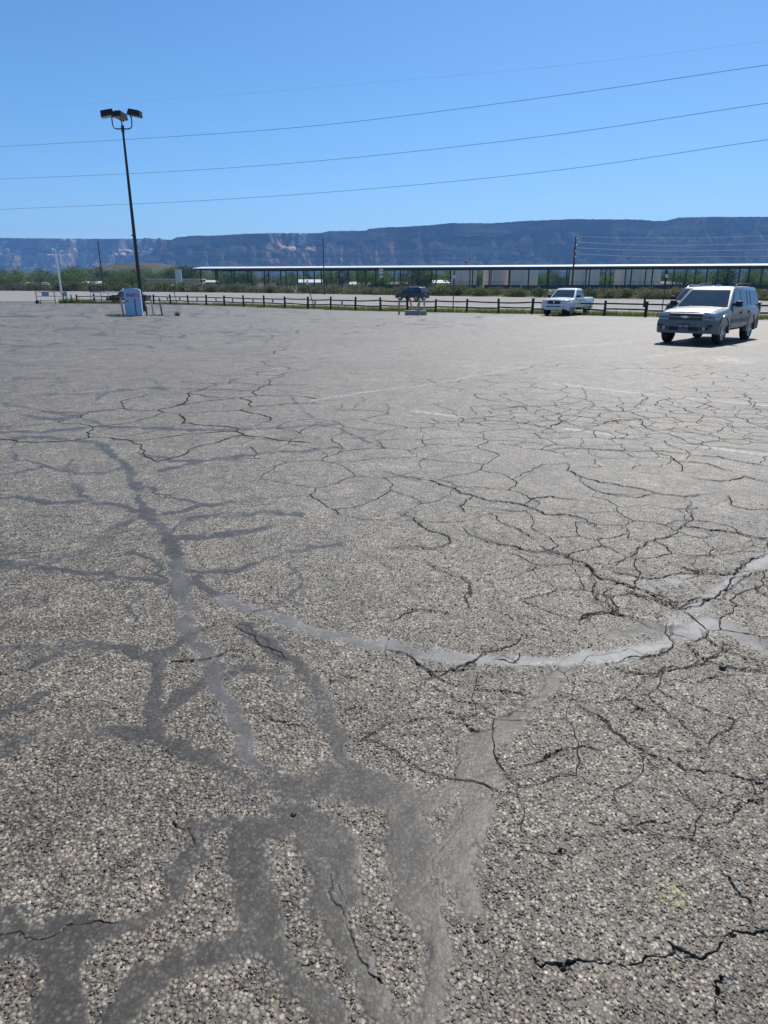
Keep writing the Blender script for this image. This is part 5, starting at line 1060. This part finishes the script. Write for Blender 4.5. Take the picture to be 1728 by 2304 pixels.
bollard(1.98,46.9,1.02,'yellow_worn','leaning yellow bollard tilted left above the concrete block',-.28,.06)
bollard(2.26,45.8,1.02,'yellow_worn','worn yellow bollard directly in front of the concrete block',.02,.065)
bollard(2.68,47.0,1.05,'pale_worn','pale bollard behind the right end of the concrete block',.0,.065)
def base_block():
    r = thing('concrete_base', 'low grey concrete block between worn yellow bollards', 'concrete block', (2.1,46.4,0))
    MB().box(-.72,.10,-.3,.35,-.02,.29).build('slab','concrete',r,None,.02); MB().box(.12,.70,-.3,.35,-.02,.28).build('slab','concrete',r,None,.02)
    MB().prism([(-.02,0,.285),(.28,0,.285),(.28,.25,.285),(-.02,.25,.285)],[(.10,.1,.72),(.16,.1,.72),(.16,.15,.72),(.10,.15,.72)]).build('stub','galv',r)
base_block()

# ------------------------------------------------------------------ gate, sign, railing at the left
def gate():
    r = thing('pipe_gate', 'pipe gate with two pale blue panels at the lot entrance', 'gate', (-37.2,79.4,0), math.radians(-3))
    for x in (-1.75,.32,1.72): MB().tube([(x,0,-.03),(x+(-.06 if x < 0 else 0),0,1.28)], .05, 8).build('post','grey_worn',r)
    for z in (1.24,.78): MB().tube([(-1.8,0,z),(1.72,0,z)], .032, 8).build('rail','grey_worn',r)
    MB().tube([(-1.75,0,.32),(.32,0,.32)], .032, 8).build('rail','grey_worn',r)
    MB().box(-1.10,-.28,-.06,-.035,.76,1.26).build('panel','panel_blue',r); MB().box(1.36,1.68,-.06,-.035,.76,1.22).build('panel','panel_blue',r)
    MB().prism([(-2.0,-.2,-.02),(-1.5,-.2,-.02),(-1.5,.2,-.02),(-2.0,.2,-.02)],[(-1.86,-.12,.36),(-1.64,-.12,.36),(-1.64,.12,.36),(-1.86,.12,.36)]).build('foot','sandbag',r,None,.04)
gate()
for x, y, h, lb in ((-36.9,81.5,1.05,'taller of two short black posts behind the pipe gate'), (-36.0,81.5,.9,'shorter of two short black posts behind the pipe gate')):
    tag(MB().tube([(x,y,-.05),(x+.03,y,h),(x+.03,y,h+.05)], [.075,.07,.03], 10).build('stub_post','wood_dark',None,40), lb, 'post', 'black posts behind the gate')
def stake():
    o = MB().tube([(-38.3,78.8,-.03),(-38.22,78.8,.2),(-38.2,78.8,.42)], [.05,.045,.03], 8).build('stake','wood_dark'); tag(o, 'small dark stake in the asphalt below the pipe gate', 'stake')
stake()
def red_sign():
    r = thing('roadside_sign', 'dark red sign with pale script lettering on a post at the fence', 'sign', (-33.6,82.4,0))
    MB().tube([(-.05,0,-.05),(-.08,0,1.3)], .055, 8).build('post','galv',r); MB().tube([(.7,0.1,-.05),(.7,0.1,1.3)], .05, 8).build('post','galv',r)
    b = MB().box(-.55,.82,-.09,-.01,1.22,1.98).build('board','red_sign',r,None,.03)
    MB().box(-.51,.78,-.1,-.092,1.93,1.965).build('border','pale_letter',b)
    rr = random.Random(4); mb = MB()
    x = -.30
    for k in range(7):                                       # pale brush-script strokes, too small to read
        z = 1.60; w = .10; hh = (.26,.12,.12,.24,.12,.22,.22)[k]
        mb.tube([(x,-.094,z),(x+.03,-.094,z+hh*.6),(x+.06,-.094,z+hh),(x+.05,-.094,z+.04),(x+.10,-.094,z)], .016, 5); x += w
    mb.box(.52,.72,-.098,-.092,1.60,1.64); mb.box(-.2,.68,-.098,-.092,1.40,1.44); mb.build('lettering','pale_letter',b)
red_sign()
def railing():
    r = thing('pipe_railing', 'white pipe railing in front of the dark sedan', 'railing', (-31.9,80.2,0), math.radians(-2))
    for x in (-1.3,.72,2.2): MB().tube([(x,0,-.04),(x,0,1.18)], .045, 8).build('post','white_paint',r)
    for z in (1.18,.70): MB().tube([(-1.32,0,z),(2.25,0,z)], .045, 8).build('rail','white_paint',r)
railing()

# ------------------------------------------------------------------ poles and wires
def upole(x, y, h, label, rad=.14, arms=0):
    r = thing('utility_pole', label, 'utility pole', (x,y,0))
    MB().tube([(0,0,-.05),(0,0,h)], [rad,rad*.68], 10).build('pole','wood_pole',r,40)
    for k in range(arms): MB().tube([(.02,-.05,h-.3-k*.92),(.20,-.05,h-.3-k*.92)], .05, 8).build('insulator','galv',r)
    MB().tube([(0,0,h+.001),(0,0,h+.05)], rad*.5, 8).build('top_cap','galv',r)
upole(-90.6,230,15.7,'bare dark utility pole rising left of the light pole',.24)
upole(-14.6,174,12.8,'bare dark utility pole standing in front of the middle of the canopy',.15)
upole(30.6,116,9.4,'dark utility pole carrying four wires off to the right',.16,4)
for i, w in enumerate(WIRES):
    P = [Vector(p) for p in w]; pts = []
    for k in range(len(P)-1):                                # smooth hanging line
        p0, p1, p2, p3 = P[max(0,k-1)], P[k], P[k+1], P[min(len(P)-1,k+2)]
        for j in range(8):
            t = j/8; pts.append(.5*((2*p1)+(p2-p0)*t+(2*p0-5*p1+4*p2-p3)*t*t+(3*p1-p0-3*p2+p3)*t**3))
    pts.append(P[-1])
    lb = ['thin faint topmost overhead wire crossing the sky', 'second highest overhead wire crossing the sky', 'second lowest overhead wire crossing the sky', 'lowest overhead wire crossing the sky above the mesa'][i]
    tag(MB().tube(pts, 0.0035 if i == 0 else .015, 5).build('overhead_wire','wire_dark'), lb, 'wire', 'overhead wires across the sky')
for i, w in enumerate(WIRES2):
    lb = ['topmost pale wire strung right from the utility pole', 'second pale wire from the top at the utility pole', 'third pale wire from the top at the utility pole', 'lowest pale wire strung right from the utility pole'][i]
    tag(MB().tube(w, 0.034 if i else .022, 5).build('pale_wire','wire_pale'), lb, 'wire', 'pale wires on the utility pole')
def lamp_post():
    r = thing('street_lamp', 'slim white street lamp at the left beyond the gate', 'street lamp', (-77.2,170,0))
    MB().tube([(0,0,-.05),(0,0,10.2)], [.22,.14], 10).build('pole','white_paint',r,40); MB().tube([(0,0,10.05),(-1.0,0,10.35)], .08, 8).build('arm','white_paint',r)
    MB().prism([(-.5,-.2,10.2),(-2.1,-.25,10.42),(-2.1,.25,10.42),(-.5,.2,10.2)],[(-.6,-.12,10.42),(-2.0,-.15,10.62),(-2.0,.15,10.62),(-.6,.12,10.42)]).build('lamp_head','white_paint',r)
    MB().box(.12,.5,-.04,.04,4.6,4.72).build('bracket','white_paint',r)
lamp_post()
def speed_sign():
    r = thing('speed_limit_sign', 'white SPEED LIMIT 45 sign beyond the road in front of the canopy', 'sign', (-.67,170,0))
    MB().box(-.05,.05,.03,.09,-.05,5.2).build('post','dark_steel',r); b = MB().box(-.46,.46,-.02,.02,3.9,5.85).build('panel','white_paint',r,None,.015)
    for txt, s, z in (('SPEED',.25,5.60),('LIMIT',.27,5.25),('45',.95,4.48)):
        me = text_mb(txt, s, .006); me.materials.append(M['black_paint']); o = link('lettering', me, b); o.rotation_euler = (PI/2,0,0); o.location = (0,-.03,z)
speed_sign()
def pylon():
    r = thing('pylon_sign', 'tall grey-white panelled pylon rising from the low tan building', 'pylon', (-96.5,336,0))
    MB().box(-1.4,.8,-.4,.4,0,9.7).build('cladding','white_wall',r); MB().box(.81,1.4,-.2,.3,4.0,9.7).build('edge_panel','white_paint',r); MB().box(-1.45,1.45,-.45,.45,9.71,9.95).build('cap','roof_brown',r)
    for k in range(4): MB().box(-1.1+k*.5,-1.06+k*.5,-.41,-.402,0.5,9.6).build('joint','label_grey',r)
pylon()
def windsock():
    r = thing('windsock', 'red and white windsock on a thin mast above the canopy roof', 'windsock', (36,309,0))
    MB().tube([(0,0,0),(0,0,11.9)], .07, 8).build('mast','galv',r)
    P = [(-1.1,0,11.7),(-.5,0,12.3),(.15,0,12.8),(.7,0,13.2)]
    for k, m in enumerate(('sock_red','white_paint','sock_red')): MB().tube([P[k],P[k+1]], [.30+.09*k,.39+.09*k], 12).build('band',m,r,40)
windsock()

# ------------------------------------------------------------------ buildings among the trees
def house(x, y, w, d, h, rz, wall, roof, label, gable=True, group=None):
    r = thing('house', label, 'building', (x,y,0), rz, group)
    MB().box(-w/2,w/2,-d/2,d/2,-.05,h).build('wall', wall, r)
    if gable: MB().prism([(-w/2-.4,-d/2-.5,h),(-w/2-.4,d/2+.5,h),(-w/2-.4,0,h+d*.2)],[(w/2+.4,-d/2-.5,h),(w/2+.4,d/2+.5,h),(w/2+.4,0,h+d*.2)]).build('roof', roof, r)
    else: MB().box(-w/2-.4,w/2+.4,-d/2-.4,d/2+.4,h+.003,h+.35).build('roof', roof, r)
    n = max(2, int(w/3.2))
    for k in range(n):
        q = -w/2 + w*(k+.5)/n; wd = MB().box(q-.6,q+.6,-d/2-.03,-d/2+.05,h*.38,h*.78).build('window','white_paint',r); MB().box(q-.5,q+.5,-d/2-.05,-d/2-.032,h*.40,h*.76).build('pane','win_dark',wd)
house(-104,358,26,12,5.3,0,'tan_wall','white_wall','low tan building with flat white roof behind the bushes',False)
house(-72.2,300,4.2,4,3.7,0,'tan_wall','roof_pale','small tan shed at the left end of the canopy')
G = 'houses showing between the far trees'
HS = [(-205,420,16,'roof_pale','far left house with pale roof among the valley trees'),(-160,390,13,'roof_pale','pale roofed house just left of the white street lamp'),(-148,440,14,'roof_brown','brown roofed house just right of the white street lamp'),
 (-118,400,12,'roof_pale','pale roofed house among trees left of the bare pole'),(-96,470,20,'roof_brown','brown roofed house behind the bare left utility pole'),(-34,330,12,'roof_pale','pale house seen under the left part of the canopy'),(-12,380,14,'roof_pale','pale roofed house seen under the canopy right of the middle pole'),
 (6,420,18,'roof_brown','brown roofed house seen under the canopy left of the speed sign'),(28,360,12,'roof_pale','pale house seen under the canopy above the road SUV'),(118,330,16,'roof_pale','pale house seen under the canopy at the far right'),(150,380,18,'roof_brown','brown house under the canopy behind the silver SUV')]
for k, (x, y, w, rf, lb) in enumerate(HS): house(x*1.32, y*1.32, w*1.15, 9, 3.6+.4*(k % 3), random.uniform(-.4,.4), ('white_wall','tan_wall')[k % 2], rf, lb, True, G)
house(-190,1700,26,12,5,.2,'tan_wall','roof_brown','flat roofed building on a rise above the left canopy roof',False)

# ------------------------------------------------------------------ trees, shrubs, grass
def leaf_mesh(name, clumps, per, lo, hi, mat, seed, shape='tree'):
    g_ = np.random.default_rng(seed); C = []
    while len(C) < clumps:
        p = g_.random(3)*2-1; r = np.linalg.norm(p)
        if r > 1 or r < .25: continue
        if shape == 'tree': C.append((p[0]*.42*(1-.18*p[1]), p[1]*.42, .60+p[2]*.36)) if g_.random() > .12 else None
        elif shape == 'poplar': C.append((p[0]*.17*(1-.5*p[2]), p[1]*.17, .54+p[2]*.43))
        else: C.append((p[0]*.62, p[1]*.62, .12+abs(p[2])*.62*(1-.25*r)))
    C = np.array(C); n = clumps*per
    cc = np.repeat(C, per, 0); sg = {'tree': .085, 'poplar': .06, 'shrub': .13}[shape]
    P = cc + g_.normal(0, 1, (n, 3))*sg*np.array([1,1,.8]); P[:, 2] = np.clip(P[:, 2], .02, 1.02)
    s = lo + (hi-lo)*g_.random((n, 1))
    a = g_.normal(0, 1, (n, 3)); a /= np.linalg.norm(a, axis=1, keepdims=True); b = np.cross(a, g_.normal(0, 1, (n, 3))); b /= np.linalg.norm(b, axis=1, keepdims=True)
    if shape == 'shrub': a = a*np.array([.6,.6,1.4])
    V = np.stack([P - a*s, P + b*s*.55, P + a*s, P - b*s*.55], 1).reshape(-1, 3)
    me = bpy.data.meshes.new(name); me.from_pydata(V.tolist(), [], np.arange(n*4).reshape(-1, 4).tolist()); me.materials.append(M[mat]); return me
def trunk_mesh(seed):
    rr = random.Random(seed); mb = MB(); mb.tube([(0,0,-.02),(.01,0,.2),(.0,.01,.42),(.02,0,.7)], [.034,.026,.018,.006], 7)
    for k in range(5):
        a = rr.uniform(0, 6.28); z = rr.uniform(.25,.45); l = rr.uniform(.16,.30); mb.tube([(0,0,z),(l*.5*math.cos(a),l*.5*math.sin(a),z+l*.5),(l*math.cos(a),l*math.sin(a),z+l*1.1)], [.014,.009,.003], 5)
    me = mb.mesh('trunk'); me.materials.append(M['bark']); return me
TR = [leaf_mesh('crown', 46, 26, .018, .040, ('leaf','leaf','leaf_dark','leaf_pale','leaf')[k], 100+k, 'tree') for k in range(5)] + [leaf_mesh('crown', 36, 24, .016, .034, 'leaf_dark', 120, 'poplar')]
TK = [trunk_mesh(k) for k in range(3)]
def where(px):
    for lim, txt in ((90,'at the left picture edge'),(175,'around the white street lamp'),(255,'around the bare left utility pole'),(330,'around the tall light pole'),(395,'left of the grey pylon'),(455,'right of the grey pylon'),(530,'at the left end of the canopy'),(620,'left part of the canopy'),(725,'left of the middle utility pole'),(790,'right of the middle utility pole'),(855,'left of the speed limit sign'),(935,'above the navy road SUV'),(1008,'left of the lone storage tank'),(1085,'by the lone storage tank'),(1210,'by the touching tank pair'),(1290,'left of the wire pole'),(1375,'right of the wire pole'),(1485,'by the widest tank'),(1560,'left of the silver SUV roof'),(1640,'above the silver SUV roof'),(9999,'at the right picture edge')):
        if px < lim: return txt
def tree(x, y, h, k, label, group):
    r = thing('tree', label, 'tree', (x, y, 0), random.uniform(0, 6.28), group); wd = random.uniform(.95,1.35) if k < 5 else 1.
    r.scale = (h*wd, h*wd, h); ALIKE.setdefault(label, []).append(r)
    link('crown', TR[k], r); link('trunk', TK[k % 3], r)
rr = random.Random(21)
ALIKE = {}
cnt = 0
while cnt < 285:
    u = rr.uniform(-.60,.62); y = rr.uniform(375,760); x = u*y
    if any(abs(x-1.32*q[0]) < 13 and -22 < y-1.32*q[1] < 9 for q in HS) : continue
    if y < 385 and -125 < x < -60: continue
    yt = rr.uniform(601, 624) if rr.random() < .7 else rr.uniform(615, 632)
    h = 1.75 + (646-yt)*y/1600
    k = rr.choice((0,1,2,2,3,4,0,1,5 if u < -.1 else 1))
    px = 864 + 1520*u*1.035
    kind = ('leafy green tree','leafy green tree','dark green tree','pale green tree','leafy green tree','slim dark poplar')[k]
    sz = 'low' if yt > 619 else 'mid-height' if yt > 610 else 'tall'; row = 'nearest row' if y < 490 else 'middle row' if y < 620 else 'farthest row'
    lb = '%s %s, %s, %s' % (sz, kind, row, where(px))
    tree(x, y, h, k, lb, lb); cnt += 1
SH = [leaf_mesh('foliage', 26, 26, .030, .075, ('sage','sage_green','sage','sage_green')[k], 140+k, 'shrub') for k in range(4)]
def stem_mesh(seed):
    q = random.Random(seed); mb = MB()
    for k in range(7):
        a = q.uniform(0,6.28); l = q.uniform(.2,.45); mb.tube([(0,0,-.02),(l*.5*math.cos(a),l*.5*math.sin(a),.25),(l*math.cos(a),l*math.sin(a),.6)], [.018,.012,.005], 4)
    me = mb.mesh('stem'); me.materials.append(M['bark']); return me
ST = stem_mesh(5)
segs = list(zip(ROAD_FAR[1:-1], ROAD_FAR[2:])); 
cnt = 0
while cnt < 290:
    u = rr.uniform(-.60,.63)
    iv = np.interp(u, [a/b for a, b in ROAD_FAR], [1/b for a, b in ROAD_FAR]); y = 1/iv
    y2 = y + (rr.random()**1.6)*(26 if u > -.2 else 36) + 1.2
    yt = rr.uniform(627, 641) if u > -.25 else rr.uniform(622, 640)
    h = max(1.1, 1.75 + (646-yt)*y2/1600)
    if u > .12: h = min(h, rr.uniform(1.7,2.8))
    if -.03 < u < .022 and h > 3: h = 2.4
    x = u*y2; k = rr.randrange(4)
    px = 864 + 1520*u*1.035
    kind = ('grey-brown sage shrub','green shrub','greyish sage shrub','bright green shrub')[k]
    dd = y2-y; row = 'at the kerb' if dd < 5 else 'second row' if dd < 13 else 'back row'; sz = 'small' if h < 2. else 'large'
    lb = '%s %s, %s, %s' % (sz, kind, row, where(px))
    r = thing('roadside_shrub', lb, 'shrub', (x, y2, -.04), rr.uniform(0,6.28), lb); w = h*rr.uniform(.9,1.35); r.scale = (w, w, h); ALIKE.setdefault(lb, []).append(r)
    link('foliage', SH[k], r); link('stem', ST, r); cnt += 1
for lb, os_ in ALIKE.items():                                # name which one where several look alike
    if len(os_) > 1:
        os_.sort(key=lambda o: o.location.x/o.location.y)
        for k, o in enumerate(os_):
            w = 'leftmost of %s' % ('two','three','four','five','six','seven','eight')[len(os_)-2] if k == 0 else 'rightmost' if k == len(os_)-1 else ('second','third','fourth','fifth','sixth','seventh')[k-1]+' from left'
            tx = lb + ', ' + w
            if len(tx.replace('-', ' ').split()) > 16: tx = tx.replace(' the ', ' ')
            o['label'] = tx
    for o in os_: o['group'] = 'trees of the valley belt' if o['category'] == 'tree' else 'shrubs along the far road edge'
def grass():
    g_ = np.random.default_rng(31); n = 34000
    t = g_.random(n)*(len(POSTS)-1); i = t.astype(int); f = (t-i)[:, None]; Pn = np.array(POSTS); P = Pn[i]*(1-f)+Pn[i+1]*f
    d = Pn[i+1]-Pn[i]; nrm = np.stack([-d[:, 1], d[:, 0]], -1); nrm /= np.linalg.norm(nrm, axis=1, keepdims=True); nrm *= np.sign(nrm[:, 1:2])
    o = g_.normal(1.3, 1.5, n); o = np.where(o < -.35, g_.random(n)*.6, o); P = P + nrm*o[:, None]
    k = fbm(P[:, 0]*.8, P[:, 1]*.8, 3, 400) > .44; P = P[k]; n = len(P)
    hgt = (.07 + .26*g_.random(n)**2)*(.5 + 1.1*fbm(P[:, 0]*.35, P[:, 1]*.35, 2, 410)); a = g_.random(n)*6.28; w = .012+.02*g_.random(n)
    ln = g_.normal(0, .45, (n, 2))*hgt[:, None]; c, s = np.cos(a)*w, np.sin(a)*w; z = np.full(n, -.03)
    V = np.stack([np.stack([P[:,0]-c, P[:,1]-s, z], -1), np.stack([P[:,0]+c, P[:,1]+s, z], -1), np.stack([P[:,0]+ln[:,0], P[:,1]+ln[:,1], z+hgt], -1)], 1).reshape(-1, 3)
    me = bpy.data.meshes.new('grass'); me.from_pydata(V.tolist(), [], np.arange(n*3).reshape(-1, 3).tolist()); me.materials.append(M['grass'])
    tag(link('grass', me), 'ragged green grass along the foot of the rail fence', 'grass', kind='stuff')
grass()
def weed(x, y, h, w, n, label, mat='grass', seed=1):
    g_ = np.random.default_rng(seed); r = g_.random(n)**.6*w; a = g_.random(n)*6.28; X = x+r*np.cos(a); Y = y+r*np.sin(a)*.5; H_ = h*(.4+.6*g_.random(n)); b = g_.random(n)*6.28; ww = .018
    V = np.stack([np.stack([X-np.cos(b)*ww, Y-np.sin(b)*ww, 0*X-.02], -1), np.stack([X+np.cos(b)*ww, Y+np.sin(b)*ww, 0*X-.02], -1), np.stack([X+g_.normal(0,.3,n)*H_, Y+g_.normal(0,.3,n)*H_, H_], -1)], 1).reshape(-1, 3)
    me = bpy.data.meshes.new('weed_clump'); me.from_pydata(V.tolist(), [], np.arange(n*3).reshape(-1, 3).tolist()); me.materials.append(M[mat]); tag(link('weed_clump', me), label, 'weeds', 'weeds growing in the lot')
weed(-17.2,45.2,.16,.75,320,'low green weeds at the foot of the left bollard','grass',1); weed(-13.2,44.9,.42,.14,60,'thin yellowish weed standing right of the bollards','grass',2); weed(-14.6,45.4,.12,.6,160,'sparse weeds between the drop box and right bollard','grass',3)
weed(-35.8,80.4,.75,1.2,600,'tall green weeds behind the right side of the gate','grass',4); weed(-33.9,80.0,.6,1.3,500,'green weeds between the gate and the fence end','grass',5); weed(-31.2,79.2,.45,2.0,500,'green weeds below the white pipe railing','grass',6)
weed(2.2,47.2,.22,.7,160,'low weeds around the concrete block','grass',7)
for x, y, s, lb, m in ((1.634,2.857,.016,'small black stone lying on the asphalt at right','black_paint'), (-.316,1.903,.010,'small black pebble near the middle tar seams','black_paint')):
    mb = MB(); q = random.Random(int(x*100)); ring = lambda z, k: [(x+k*s*(1+.25*q.random())*math.cos(t), y+k*s*(1+.25*q.random())*math.sin(t), z) for t in [PI/4*j for j in range(8)]]
    a, b, c = ring(-.004,.8), ring(s*.5,1.), ring(s*1.1,.5); mb.add(a+b+c, [(i,(i+1)%8,8+(i+1)%8,8+i) for i in range(8)]+[(8+i,8+(i+1)%8,16+(i+1)%8,16+i) for i in range(8)]+[tuple(range(16,24))]); tag(mb.build('stone', m, None, 50), lb, 'stone')
